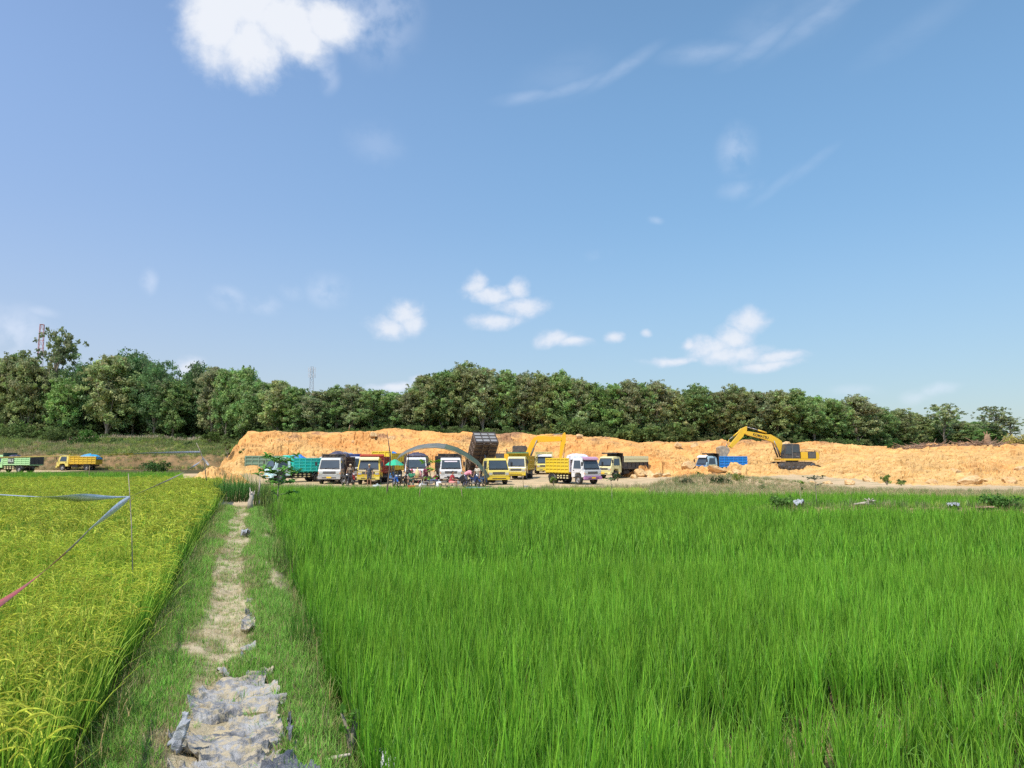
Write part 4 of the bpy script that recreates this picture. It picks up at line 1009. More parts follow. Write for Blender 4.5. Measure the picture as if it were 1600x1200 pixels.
def heap(T, name, label, cat, mat, y0=1.95, y1=5.4, h=.35, base=1.9, seed=1, wr=.12, hw=.94, group=None):
    U = np.linspace(-1, 1, 34); Vv = np.linspace(0, 1, 60); uu, vv = np.meshgrid(U, Vv)
    n = fbm(uu * 2.2 + seed, vv * 5 + seed, seed, 4) - .5; n2 = fbm(uu * 7 + seed, vv * 16, seed + 9, 3) - .5
    z = base + h * (np.sin(np.pi * np.clip(vv, .02, .98)) ** .45) * np.cos(uu * 1.35) ** .6 - h * .5 * (1 - np.sin(np.pi * vv)) + n * h * 1.0 + n2 * wr
    edge = (np.abs(uu) > .99) | (vv < .01) | (vv > .99); z[edge] = base - .3
    V = np.stack([uu * hw, y0 + (y1 - y0) * vv, z], -1).reshape(-1, 3)
    i = np.arange(uu.size).reshape(uu.shape); q = np.stack([i[:-1, :-1], i[:-1, 1:], i[1:, 1:], i[1:, :-1]], -1).reshape(-1, 4)
    zc = base - .4
    me = np_mesh(name, np.concatenate([V, [[-hw, y0, zc], [hw, y0, zc], [hw, y1, zc], [-hw, y1, zc]]]), np.concatenate([q, [[len(V), len(V) + 3, len(V) + 2, len(V) + 1]]]), mat, smooth=True)
    o = obj(name, me); o.location = T.location; o.rotation_euler = T.rotation_euler
    return tag(o, label, cat, group)
M_soil = ground_mat('load_soil', [(.58, .36, .17), (.62, .42, .2), (.35, .2, .1)], (1.5, 6), fine=20)
def cloth(name, c, r=.55):
    m, b, out = newmat(name); n = onoise(3, 6, .7); n2 = onoise(14, 4, .6, off=2)
    L(mixc(smooth(n.outputs[0], .45, .65), c4(c), c4([x * .55 + .1 for x in c])), b.inputs['Base Color']); b.inputs['Roughness'].default_value = r; bump(b, n2.outputs[0], .6, .06); return m
M_tblue = cloth('blue_tarpaulin', (.02, .20, .60)); M_tdark = cloth('dark_tarpaulin', (.06, .05, .09)); M_tgrey = cloth('grey_tarpaulin', (.32, .34, .36)); M_tlb = cloth('sky_blue_tarpaulin', (.02, .40, .78)); M_twhite = cloth('white_sheet', (.8, .8, .82))
t1 = truck(-2, 96, -103, 'light green dump truck with dark lettering panel, at the far left edge', C_LGRN, C_LGRN, .95, 4.0, (.03, .10, .06), 2.45, rail=(.45, .75, .36), guard=True, gate=(.07, .07, .07), rows=4, side_text=(1, 'RLS'), dirt=.15)
heap(t1, 'tarpaulin', 'dark blue tarpaulin bundle on the far left light green truck', 'tarpaulin', M_tdark, 1.9, 3.0, .28, 1.95, 3, hw=.8)
t2 = truck(94, 109, -86, 'yellow dump truck with bright blue covered load by the left cut slope', C_YEL2, C_ORG, 1.0, 3.6, C_ORG, 2.3, rows=3, gate=C_ORG, visor=C_WHITE, dirt=.15)
heap(t2, 'tarpaulin', 'bright blue tarpaulin over the load of the left yellow truck', 'tarpaulin', M_tlb, 2.6, 5.5, .42, 1.9, 5, .08)
t3 = truck(478, 77, 97, 'dull green dump truck behind the turquoise one at the left', C_WHITE, (.16, .28, .19), 1.2, 3.9, (.14, .25, .17), 2.2, rows=3, rail=(.24, .36, .25))
t4 = truck(420, 66, -50, 'white cab dump truck with bright turquoise bed behind the sapling', (.62, .84, .84), C_TURQ, 1.1, 3.3, C_TURQ, 2.35, rows=4, guard=True, rail=(.05, .75, .62), dirt=.12, lower=C_WHITE)
heap(t4, 'tarpaulin', 'blue and grey tarpaulin rolled on the turquoise truck', 'tarpaulin', M_tblue, 1.8, 3.4, .40, 2.0, 8)
heap(t4, 'soil_load', 'orange soil heaped in the turquoise truck bed', 'soil', M_soil, 3.0, 5.0, .42, 1.85, 9)
t5 = truck(520, 70, 30, 'green-bedded dump truck squeezed between the turquoise and the white truck', C_WHITE, C_GRN, 1.05, 3.9, C_GRN, 2.1, rail=(.2, .42, .24), rows=3)
t8 = truck(563, 72, 40, 'white cab dump truck with blue bed, behind the yellow cab with the red board', C_WHITE, C_BLUE, 1.2, 3.6, C_DBLUE, 2.45, rows=3)
heap(t8, 'tarpaulin', 'grey sheet bundle on top of the blue-bedded truck', 'tarpaulin', M_tgrey, 1.9, 4.2, .35, 2.2, 12)
t6 = truck(515, 63.5, 1, 'dirty white cab dump truck with black bed and yellow number plate facing the camera', (.62, .63, .60), C_BLACK, 1.25, 3.9, C_BLACK, 2.5, dirt=.5, bumper=(.45, .46, .44))
heap(t6, 'tarpaulin', 'dark and blue tarpaulin heap on the black bed of the dirty white truck', 'tarpaulin', M_tdark, 2.2, 5.0, .42, 2.25, 14)
t9 = truck(576, 63, 1, 'yellow cab dump truck facing the camera with a red headboard over the roof', C_YEL, (.45, .08, .06), 1.3, 3.9, C_RED, 2.45, canopy=.25, visor=(.78, .70, .40), stripe=(.72, .6, .4), bumper=C_YEL2, lower=(.5, .1, .06), dirt=.15)
t10 = truck(585, 71, -13, 'dump truck with bright yellow ribbed bed, mostly hidden behind the yellow cab with red board', C_YEL, C_YEL, 1.5, 3.9, C_YEL, 2.7, rows=4, guard=True, dirt=.1)
heap(t10, 'tarpaulin', 'pale blue sheet on the bright yellow bed by the arch shelter', 'tarpaulin', M_tblue, 2.2, 5.0, .32, 2.35, 16)
t11 = truck(650, 65, 6, 'white cab dump truck half hidden behind the left side of the arch shelter', C_WHITE, (.08, .05, .07), 1.2, 3.9, (.07, .05, .07), 2.35, dirt=.15)
heap(t11, 'tarpaulin', 'dark purple tarpaulin heap on the truck behind the arch shelter', 'tarpaulin', M_tdark, 2.1, 5.0, .42, 2.2, 18)
t12 = truck(705, 65, 9, 'white cab dump truck with black headboard and pale sun strip under the arch shelter', C_WHITE, C_BLACK, 1.35, 3.9, C_BLACK, 2.55, sun_strip=(.75, .65, .68), dirt=.22)
t13 = truck(779.5, 62.5, 20, 'yellow cab dump truck with its black bed tipped high up', C_YEL2, (.10, .065, .05), 1.15, 3.7, (.05, .045, .045), 2.35, rail=(.17, .12, .09), tip=50, rows=4, plate=False, dirt=.15, bumper=C_YEL)
t14 = truck(806, 72, -9, 'pale yellow cab dump truck with green edged headboard, right of the tipped one', C_CREAM, (.72, .50, .04), 1.25, 3.9, C_YEL, 2.5, canopy=.5, rail=(.6, .42, .05), plate=False, bumper=C_YEL, dirt=.15)
v = MB(); v.box(-1.04, 1.04, 1.16, 1.24, 2.50, 2.60); gtrim = v.build('green_trim', paint(C_GRN, .5, .1), t14)
t15 = truck(851, 86, 0, 'yellow cab dump truck standing farthest back under the middle excavator arm', C_YEL2, (.6, .5, .3), 1.1, 3.9, C_CREAM, 2.55, visor=C_WHITE, dirt=.2)
t16 = truck(926, 62.5, 36, 'white and pink cab dump truck with yellow bed, turned to the right', C_WHITE, C_YEL, 1.15, 3.1, (.7, .62, .68), 2.35, rows=4, guard=True, stripe=(.75, .78, .78), visor=C_PINK, bumper=(.45, .2, .42), lower=C_WHITE, dirt=.12)
hp = heap(t16, 'white_sack_roll', 'white cover rolled up behind the cab roof of the white and pink truck', 'cover', M_twhite, 1.5, 2.3, .18, 2.33, 21, .04)
t17 = truck(943, 75, -48, 'cream cab dump truck with black over-cab guard and cream topped bed, facing left', C_CREAM, (.05, .05, .055), 1.2, 3.9, C_BLACK, 2.5, canopy=.9, rail=(.035, .035, .04), rows=2, dirt=.15)
for sx in (-1, 1):
    v = MB(); v.box(min(sx * 1.06, sx * 1.10), max(sx * 1.06, sx * 1.10), 1.85, 5.68, 1.62, 2.22); v.box(min(sx * 1.1, sx * 1.115), max(sx * 1.1, sx * 1.115), 1.85, 5.68, 1.9, 1.95, 1); v.build('cream_board', [paint((.86, .80, .48), .5, .04), paint((.5, .42, .2), .6, .2)], t17)
t18 = truck(1094, 84.5, -66, 'blue dump truck being loaded under the right excavator bucket', (.40, .58, .66), C_BLUE, 1.15, 3.9, C_BLACK, 2.45, canopy=.75, rows=4, lower=C_CREAM, stripe=(.05, .2, .5), visor=C_WHITE, dirt=.12, zoff=-.32, plate=False)
# ------------------------------------------------------------------ excavators
M_exy = paint((.85, .52, .03), .38, .25); M_exd = paint((.05, .055, .06), .45, .3); M_buck = simple('worn_bucket_steel', (.42, .33, .22), .6, var=.3, scale=3); M_track = simple('track_steel', (.09, .075, .06), .8, var=.5, scale=6)
def poly_part(name, prof, w, mat, parent, bevel=.02, y=0):
    m = MB(); m.prism(prof, y - w / 2, y + w / 2, 'y'); return m.build(name, mat, parent, bevel=bevel)
def cyl_part(name, a, b, r1, r2, parent, y=0, frac=.6):
    m = MB(); a = Vector((a[0], y, a[1])); b = Vector((b[0], y, b[1])); c = a.lerp(b, frac)
    m.tube([a, c], r1, 10, 0); m.tube([c, b], r2, 8, 1); return m.build(name, [M_exy if name != 'boom_cylinder' else M_exd, M_steel], parent)
def excavator(px, py, D, rz, label, boom, stick, bucket, cyls, k=None, lettering=None, mirror=1):
    """profile points are metres in the machine's own side plane: x along its length, z up"""
    p = at(px, py, D); T = empty('excavator', p, rz, label, 'excavator', 'excavators working on the earth bank')
    for sy in (-1, 1):
        tr = MB(); c0 = sy * 1.25
        tr.prism([(-2.15, .42), (-1.95, .12), (-1.6, 0), (1.6, 0), (1.95, .12), (2.15, .42), (1.95, .74), (1.6, .86), (-1.6, .86), (-1.95, .74)], c0 - .30, c0 + .30, 'y')
        for q in range(22):
            xx = -1.9 + q * .18; tr.box(xx, xx + .11, c0 - .32, c0 + .32, .86, .90); tr.box(xx, xx + .11, c0 - .32, c0 + .32, -.04, 0)
        t_ = tr.build('track', M_track, T)
        wl = MB()
        for q in range(7): wl.lathe([(0, -.33), (.15, -.33), (.17, -.3), (.17, .3), (.15, .33), (0, .33)], (-1.5 + q * .5, c0, .22), 'y', 12)
        wl.lathe([(0, -.33), (.28, -.33), (.30, -.3), (.30, .3), (.28, .33), (0, .33)], (-1.72, c0, .42), 'y', 14); wl.lathe([(0, -.33), (.28, -.33), (.30, -.3), (.30, .3), (.28, .33), (0, .33)], (1.72, c0, .42), 'y', 14)
        wl.build('track_roller', M_exd, t_)
    cf = MB(); cf.box(-1.0, 1.0, -1.0, 1.0, .35, .8); cf.lathe([(0, .8), (.7, .8), (.7, 1.02), (0, 1.02)], (0, 0, 0), 'z', 20); cf.build('carriage', M_exd, T)
    dk = MB(); dk.box(-1.5, 2.35, -1.35, 1.35, 1.02, 1.24); deck = dk.build('deck', M_exy, T, bevel=.03)
    # cab on the near side
    cb = MB(); cb.prism([(-1.45, 1.25), (-1.45, 1.7), (-1.25, 2.82), (-1.1, 2.92), (.25, 2.92), (.38, 2.82), (.42, 1.25)], -1.32, -.28, 'y'); cab = cb.build('cab', M_exd, T, bevel=.04)
    w = MB(); w.slab([(-1.32, -1.335, 1.75), (-.62, -1.335, 1.75), (-.62, -1.335, 2.72), (-1.16, -1.335, 2.72)], .012); w.slab([(-.50, -1.335, 1.95), (.28, -1.335, 1.95), (.24, -1.335, 2.72), (-.50, -1.335, 2.72)], .012); w.build('side_window', M_glass, cab)
    w = MB(); w.slab([(-1.46, -1.2, 1.8), (-1.27, -1.2, 2.75), (-1.27, -.4, 2.75), (-1.46, -.4, 1.8)], .012); w.build('front_window', M_glass, cab)
    dl = MB(); dl.box(-.55, -.51, -1.35, -1.33, 1.3, 2.8); dl.box(-.1, .25, -1.345, -1.325, 1.45, 1.52); dl.build('door_edge', M_steel, cab)
    eg = MB(); eg.box(.50, 1.30, -1.34, 1.34, 1.245, 2.0); eg.build('side_cover', M_exy, T, bevel=.04)
    e2 = MB(); e2.box(1.31, 2.25, -1.30, 1.30, 1.245, 2.05)
    for q in range(6): e2.box(1.42, 2.15, -1.325, -1.302, 1.36 + q * .1, 1.40 + q * .1, 1)
    e2.build('engine_housing', [M_exd, M_steel], T, bevel=0)
    cw_ = MB(); cw_.prism([(2.26, 1.1), (2.26, 2.0), (2.5, 1.95), (2.62, 1.7), (2.62, 1.3), (2.5, 1.1)], -1.35, 1.35, 'y'); cw_.build('counterweight', M_exy, T, bevel=.04)
    ex = MB(); ex.tube([(1.0, .6, 2.0), (1.0, .6, 2.45), (1.12, .6, 2.55)], .06, 8); ex.build('exhaust_pipe', M_exd, T)
    rl = MB(); rl.tube([(.6, -1.25, 2.0), (.6, -1.25, 2.25), (2.1, -1.25, 2.25), (2.1, -1.25, 2.05)], .02, 5); rl.build('hand_rail', M_exd, T)
    bo = poly_part('boom', boom, .48, M_exy, T); sk = poly_part('stick', stick, .36, M_exy, T)
    bk = MB(); n = len(bucket)
    bk.prism(bucket, -.65, .65, 'y')
    for q in range(5):
        a, b = Vector((bucket[-1][0], 0, bucket[-1][1])), Vector((bucket[-2][0], 0, bucket[-2][1]))
        yy = -.6 + q * .3; bk.box(a.x - .05, a.x + .05, yy - .05, yy + .05, a.z - .22, a.z + .02)
    bk.build('bucket', M_buck, T, bevel=.02)
    for nm, a, b, r1, r2, y in cyls: cyl_part(nm, a, b, r1, r2, T, y)
    if lettering:
        txt, (x0, z0), ang, size = lettering
        cu = bpy.data.curves.new('lettering', 'FONT'); cu.body = txt; cu.size = size; cu.extrude = .004; cu.offset = .012; cu.align_y = 'CENTER'
        to = bpy.data.objects.new('t', cu); me = bpy.data.meshes.new_from_object(to); me.materials.append(M_dark); bpy.data.objects.remove(to)
        obj('lettering', me, bo, (x0, -.248, z0), (R(90), R(ang), 0))
    return T
s = 88 / F; O = (1238, 733.5)
q = lambda x, y: ((x - O[0]) * s * 1.0, (O[1] - y) * s)
z5 = lambda X, Y: q(1060 + X / 6.667, 640 + Y / 6.667)
boomR = [z5(1110, 470), z5(1075, 330), z5(1030, 300), z5(960, 262), z5(905, 262), z5(735, 232), z5(690, 228), z5(680, 250), z5(725, 272), z5(890, 310), z5(960, 335), z5(1000, 355), z5(1050, 440), z5(1080, 480)]
stickR = [z5(715, 178), z5(712, 228), z5(690, 240), z5(672, 285), z5(548, 405), z5(522, 380), z5(628, 250), z5(632, 222), z5(650, 205)]
buckR = [z5(402, 398), z5(445, 380), z5(500, 400), z5(512, 430), z5(470, 500), z5(450, 548), z5(428, 545), z5(408, 470)]
eR = excavator(1238, 733.5, 88, R(4), 'yellow excavator with dark cab loading the blue truck, on the right of the bank', boomR, stickR, buckR,
    [('boom_cylinder', z5(1050, 500), z5(990, 330), .10, .06, -.34), ('boom_cylinder', z5(1050, 500), z5(990, 330), .10, .06, .34),
     ('stick_cylinder', z5(925, 245), z5(775, 200), .09, .06, 0), ('stick_cylinder', z5(925, 245), z5(715, 185), .03, .05, 0), ('bucket_cylinder', z5(640, 228), z5(525, 318), .08, .05, 0),
     ('bucket_link', z5(525, 318), z5(490, 385), .05, .05, 0), ('bucket_link', z5(540, 392), z5(490, 385), .05, .05, 0)], lettering=('KOMATSU', z5(772, 262), 13.5, .40))
s = 86 / F; O = (806, 737)
z4 = lambda X, Y: q(820 + X / 8, 660 + Y / 8)
boomC = [z4(-10, 440), z4(-15, 410), z4(20, 360), z4(85, 225), z4(120, 190), z4(160, 175), z4(450, 180), z4(458, 225), z4(440, 240), z4(195, 250), z4(150, 262), z4(75, 400), z4(30, 450)]
stickC = [z4(478, 140), z4(500, 128), z4(512, 160), z4(510, 250), z4(492, 290), z4(450, 470), z4(424, 470), z4(440, 300), z4(455, 200)]
buckC = [z4(400, 560), z4(420, 480), z4(460, 470), z4(480, 500), z4(500, 600), z4(470, 660), z4(420, 650), z4(400, 620)]
eC = excavator(806, 737, 86, R(176) if 0 else 0, 'orange-yellow excavator reaching right over the trucks in the middle', boomC, stickC, buckC,
    [('boom_cylinder', z4(50, 480), z4(150, 225), .11, .06, -.34), ('boom_cylinder', z4(50, 480), z4(150, 225), .11, .06, .34), ('stick_cylinder', z4(150, 180), z4(478, 145), .035, .045, 0), ('bucket_cylinder', z4(505, 270), z4(480, 450), .05, .04, 0)])
M_exo = paint((.92, .50, .008), .4, .2)
for ch in eC.children:
    if ch.name.split('.')[0] in ('boom', 'stick', 'deck', 'side_cover', 'counterweight'): ch.data.materials[0] = M_exo
for ch in eC.children:                 # this one faces right: turn its body, not its arm
    if ch.name.split('.')[0] not in ('boom', 'stick', 'bucket', 'boom_cylinder', 'stick_cylinder', 'bucket_cylinder'): ch.rotation_euler = (0, 0, math.pi)

# ------------------------------------------------------------------ people
def skin_body(segs, blobs, voxel, name, mat):
    m = MB()
    for pts, rad in segs: m.tube(pts, rad, 12)
    for c, r_ in blobs: m.ell(c, r_, 14, 10)
    me = m.mesh(name, mat); o = bpy.data.objects.new('tmp', me); COL.objects.link(o)
    md = o.modifiers.new('r', 'REMESH'); md.mode = 'VOXEL'; md.voxel_size = voxel; md.use_smooth_shade = True
    sm = o.modifiers.new('s', 'SMOOTH'); sm.factor = .5; sm.iterations = 3
    dg = bpy.context.evaluated_depsgraph_get(); me2 = bpy.data.meshes.new_from_object(o.evaluated_get(dg)); me2.name = name
    bpy.data.objects.remove(o); me2.materials.clear(); me2.materials.append(mat); return me2
M_skin = simple('skin', (.36, .20, .12), .55, var=.12, scale=10, bmp=.05)
M_hair = simple('hair', (.012, .01, .01), .6, var=.3, scale=30)
def person(px, D, rz, label, J, shirt, trousers, hat=None, longs=True, longt=True, zoff=0, py=None):
    """J: joints in metres (x right, -y forward, z up)"""
    V3 = Vector; J = {k: V3(v) for k, v in J.items()}
    x = xof(px, D); g = Hflat(x, D) + zoff if py is None else at(px, py, D).z
    T = empty('person', (x, D, g), rz, label, 'person', 'people around the arch shelter')
    hd = J['head']; nk = J['neck']; up = (hd - nk).normalized()
    segs = [([J['pelvis'], J['waist'], J['chest'], nk], [.15, .13, .15, .06]), ([nk - up * .02, nk + up * .08], [.055, .052])]
    blobs = [(hd, (.078, .098, .118)), (hd + V3((0, -.098, -.012)), (.014, .018, .022)), (hd + V3((0, -.085, -.055)), (.026, .012, .009))]
    for sx in (-1, 1): blobs += [(hd + V3((sx * .078, .01, -.01)), (.012, .022, .03)), (hd + V3((sx * .032, -.088, .012)), (.014, .008, .008))]
    s_sh = [([J['pelvis'] + (J['waist'] - J['pelvis']) * .2, J['waist'], J['chest'], nk - up * .03], [.165, .155, .172, .085])]; b_sh = []
    s_tr = [([J['pelvis'] + (J['waist'] - J['pelvis']) * .5, J['pelvis'] - V3((0, 0, .04))], [.155, .165])]
    for sd in 'LR':
        sh, elb, wr = J['sh' + sd], J['el' + sd], J['wr' + sd]; hp, kn, an = J['hp' + sd], J['kn' + sd], J['an' + sd]
        segs += [([J['chest'] + (nk - J['chest']) * .45, sh, elb, wr], [.07, .056, .04, .027]), ([hp, kn, an], [.088, .056, .038])]
        fdir = V3((0, -1, 0)) if 'toe' + sd not in J else (J['toe' + sd] - an).normalized()
        ft = an + fdir * .17; ft.z = an.z - .055; heel = an - fdir * .04; heel.z = an.z - .05
        segs += [([heel, an + V3((0, 0, -.03)) + fdir * .04, ft], [.036, .042, .028])]
        d = (wr - elb).normalized(); sdv = d.cross(V3((0, 0, 1))); sdv = sdv.normalized() if sdv.length > .1 else V3((1, 0, 0)); palm = wr + d * .05
        segs += [([wr, palm, palm + d * .03], [.027, .036, .034])]
        for f_, (o_, ln) in enumerate(((-.03, .062), (-.01, .075), (.011, .07), (.03, .055))):
            a = palm + d * .03 + sdv * o_; b = a + d * ln * .55; c = b + d * ln * .35 + V3((0, 0, -.018)) ; segs += [([a, b, c], [.011, .010, .008])]
        a = palm - d * .01 - sdv * .03; segs += [([a, a - sdv * .03 + d * .03, a - sdv * .035 + d * .055], [.013, .011, .009])]
        e = sh.lerp(elb, .55) if not longs else wr.lerp(elb, .1)
        s_sh += [([J['chest'] + (nk - J['chest']) * .4, sh, (sh.lerp(elb, .55) if not longs else elb), e + (e - elb) * (0 if not longs else 0) + V3((0, 0, .001))], [.09, .078, .062, .052 if longs else .06])]
        k2 = kn.lerp(an, .85) if longt else kn.lerp(hp, .1)
        s_tr += [([hp + V3((0, 0, .03)), hp.lerp(kn, .5), kn.lerp(hp, .12), k2], [.112, .10, .08, .068 if longt else .085])]
    body = obj('body', skin_body(segs, blobs, .0115, 'body', M_skin), T)
    obj('shirt', skin_body(s_sh, b_sh, .022, 'shirt', cloth('shirt_cloth', shirt, .85)), T); obj('trousers', skin_body(s_tr, [], .022, 'trousers', cloth('trouser_cloth', trousers, .85)), T)
    h = MB(); h.ell(hd + V3((0, .018, .03)), (.086, .098, .108), 16, 10); hm = h.build('hair', M_hair, T)
    if hat:
        c = MB(); c.ell(hd + V3((0, .005, .055)), (.096, .112, .085), 16, 10); c.ell(hd + V3((0, -.11, .045)), (.075, .075, .012), 12, 6); c.build('cap', paint(hat, .8, .1), T)
    return T
def stand(lean=0.0, spread=.10, arms=((-.27, 0, 1.10, -.30, -.10, .86), (.27, 0, 1.10, .30, -.10, .86)), look=0):
    l = lean; J = dict(pelvis=(0, .02 + l * .1, .93), waist=(0, .0, 1.06), chest=(0, -l * .35, 1.28 - l * .12), neck=(0, -l * .6, 1.45 - l * .25), head=(look, -l * .75 - .02, 1.60 - l * .32))
    for sd, sx, a in (('L', -1, arms[0]), ('R', 1, arms[1])):
        J['sh' + sd] = (sx * .18, -l * .5, 1.39 - l * .2); J['el' + sd] = (a[0], a[1] - l * .5, a[2] - l * .2); J['wr' + sd] = (a[3], a[4] - l * .6, a[5] - l * .2)
        J['hp' + sd] = (sx * .09, .02, .90); J['kn' + sd] = (sx * spread * 1.1, -.03, .49); J['an' + sd] = (sx * spread * 1.3, .03, .085)
    return J
def bend():          # bending forward at the hips, reaching down in front (towards -y)
    J = dict(pelvis=(0, .10, .92), waist=(0, -.02, 1.02), chest=(0, -.24, 1.12), neck=(0, -.42, 1.17), head=(0, -.56, 1.15))
    for sd, sx in (('L', -1), ('R', 1)):
        J['sh' + sd] = (sx * .17, -.36, 1.12); J['el' + sd] = (sx * .22, -.44, .86); J['wr' + sd] = (sx * .16, -.58, .68); J['hp' + sd] = (sx * .09, .1, .88); J['kn' + sd] = (sx * .12, .02 + sx * .1, .48); J['an' + sd] = (sx * .14, .12 + sx * .14, .085)
    return J
def squat(seat=.42, arms=.35):
    J = dict(pelvis=(0, .05, seat + .06), waist=(0, .0, seat + .20), chest=(0, -.06, seat + .43), neck=(0, -.08, seat + .60), head=(0, -.11, seat + .75))
    for sd, sx in (('L', -1), ('R', 1)):
        J['sh' + sd] = (sx * .18, -.07, seat + .53); J['el' + sd] = (sx * .25, -.2, seat + .29); J['wr' + sd] = (sx * .12, -arms - .06, seat + .24); J['hp' + sd] = (sx * .10, .03, seat + .03); J['kn' + sd] = (sx * .18, -.36, seat + .10); J['an' + sd] = (sx * .17, -.34, .085)
    return J
BLK = (.02, .02, .025); NVY = (.03, .04, .10); RD = (.45, .03, .04); GN = (.03, .22, .10); PK = (.85, .32, .38)
person(577.5, 60.5, R(0), 'person in dark shirt and shorts standing between the dirty white truck and the yellow cab', stand(), (.04, .05, .07), (.05, .055, .07), longs=False, longt=False, hat=(.7, .55, .3))
person(612, 60, R(80), 'person in blue shirt under the green parasol by the bamboo pole', squat(.55), (.03, .25, .62), NVY, longs=False)
person(640.5, 57, R(-60), 'person in black standing in front of the white truck under the arch shelter', stand(.25), BLK, BLK)
person(644.5, 54.5, R(-10), 'person with red cap and dark green shirt sitting at the table of goods', squat(.50), GN, (.03, .05, .04), hat=(.5, .08, .12), longs=False)
person(666, 57.5, R(20), 'person in maroon shirt behind the white sacks', stand(.3), (.25, .03, .06), (.15, .04, .05), longs=False)
person(705.5, 54.5, R(75), 'person in red shirt sitting low before the white truck with the black headboard', squat(.38), RD, (.75, .28, .25), longs=False, longt=False)
person(729, 57, R(78), 'person in pink shirt bending forward over a parked motorcycle', bend(), PK, NVY, longs=False)
person(747, 56.5, R(-40), 'person in pale shirt standing under the right foot of the arch shelter', stand(.15), (.62, .55, .42), (.04, .06, .1), longs=False)
person(548, 62, R(10), 'person in brown shirt beside the motorcycles right of the dirty white truck', stand(.1), (.3, .22, .14), (.05, .04, .04), longs=False, hat=(.6, .5, .35))

# ------------------------------------------------------------------ motorcycles
def moto(px, D, rz, label, col):
    x = xof(px, D); T = empty('motorcycle', (x, D, Hflat(x, D)), rz, label, 'motorcycle', 'motorcycles parked round the arch shelter')
    for xx in (-.62, .62):
        hb = MB(); hb.lathe([(0, -.05), (.05, -.05), (.05, .05), (0, .05)], (0, 0, 0), 'y', 10); w = hb.build('wheel', M_steel, T); w.location = (xx, 0, .29)
        t = MB(); t.lathe([(.22, -.035), (.27, -.045), (.29, 0), (.27, .045), (.22, .035)], (0, 0, 0), 'y', 24); t.build('tyre', M_rub, w)
        r_ = MB(); r_.lathe([(.20, -.02), (.225, -.03), (.225, .03), (.20, .02)], (0, 0, 0), 'y', 24)
        for k in range(8): a = k * math.pi / 4; r_.tube([(0, 0, 0), (math.cos(a) * .21, 0, math.sin(a) * .21)], .006, 4, cap=False)
        r_.build('rim', M_steel, w)
    f = MB(); f.tube([(.62, .09, .29), (.42, .09, .85), (.40, .0, .92)], .022, 7); f.tube([(.62, -.09, .29), (.42, -.09, .85), (.40, .0, .92)], .022, 7)
    f.tube([(.40, 0, .85), (.1, 0, .45), (-.2, 0, .40), (-.62, .09, .30)], .03, 7); f.tube([(-.25, .1, .42), (-.7, .1, .72)], .02, 6); f.tube([(-.2, -.12, .3), (-.75, -.14, .36)], .04, 8); f.build('frame', M_chassis, T)
    e = MB(); e.ell((.02, 0, .38), (.2, .13, .15)); e.box(-.1, .15, -.16, .16, .27, .40); e.build('engine', M_steel, T)
    b_ = MB(); b_.prism([(.46, .95), (.52, .70), (.38, .42), (.22, .42), (.12, .62), (-.2, .60), (-.75, .74), (-.78, .80), (-.3, .72), (.1, .70), (.32, .92)], -.11, .11, 'y'); b_.build('fairing', paint(col, .25, .1), T, bevel=.02)
    s_ = MB(); s_.prism([(.10, .70), (.05, .76), (-.35, .80), (-.72, .86), (-.78, .80), (-.3, .73)], -.12, .12, 'y'); s_.build('seat', M_dark, T, bevel=.02)
    h = MB(); h.tube([(.34, -.32, .98), (.40, -.15, 1.0), (.40, .15, 1.0), (.34, .32, .98)], .016, 7)
    for sy in (-1, 1): h.tube([(.36, sy * .28, 1.0), (.38, sy * .30, 1.16)], .008, 5); h.box(.37, .39, sy * .30 - .05, sy * .30 + .05, 1.12, 1.22)
    h.build('handlebar', M_dark, T)
    l_ = MB(); l_.ell((.50, 0, .88), (.06, .09, .07)); l_.build('headlight', M_lamp, T)
    g_ = MB(); n = 8; pts = [(.62 + .33 * math.cos(a), .29 + .33 * math.sin(a)) for a in np.linspace(.5, 2.6, n)]
    for a_, c_ in zip(pts, pts[1:]): g_.slab([(a_[0], -.06, a_[1]), (a_[0], .06, a_[1]), (c_[0], .06, c_[1]), (c_[0], -.06, c_[1])], .008)
    pts = [(-.62 + .34 * math.cos(a), .29 + .34 * math.sin(a)) for a in np.linspace(.6, 3.0, n)]
    for a_, c_ in zip(pts, pts[1:]): g_.slab([(a_[0], -.06, a_[1]), (a_[0], .06, a_[1]), (c_[0], .06, c_[1]), (c_[0], -.06, c_[1])], .008)
    g_.build('mudguard', paint(col, .25, .1), T)
    return T
moto(540, 61, R(-60), 'black motorcycle nearest the side of the dirty white truck', BLK)
moto(553, 62, R(-75), 'red and black motorcycle left of the standing person with bare legs', (.3, .03, .02))
moto(618, 57.5, R(-70), 'blue motorcycle under the green parasol', (.03, .12, .4))
moto(629, 58, R(-105), 'dark motorcycle between the parasol and the person in black', (.06, .06, .06))
moto(673, 57, R(20), 'maroon motorcycle behind the low bench', (.3, .03, .05))
moto(715, 55.5, R(12), 'black motorcycle beside the sitting person in red', BLK)
moto(741, 56.5, R(-60), 'dark blue motorcycle right of the bending person in pink', (.02, .05, .16))
moto(751, 57.5, R(-115), 'blue and white motorcycle at the right foot of the arch shelter', (.1, .25, .5))

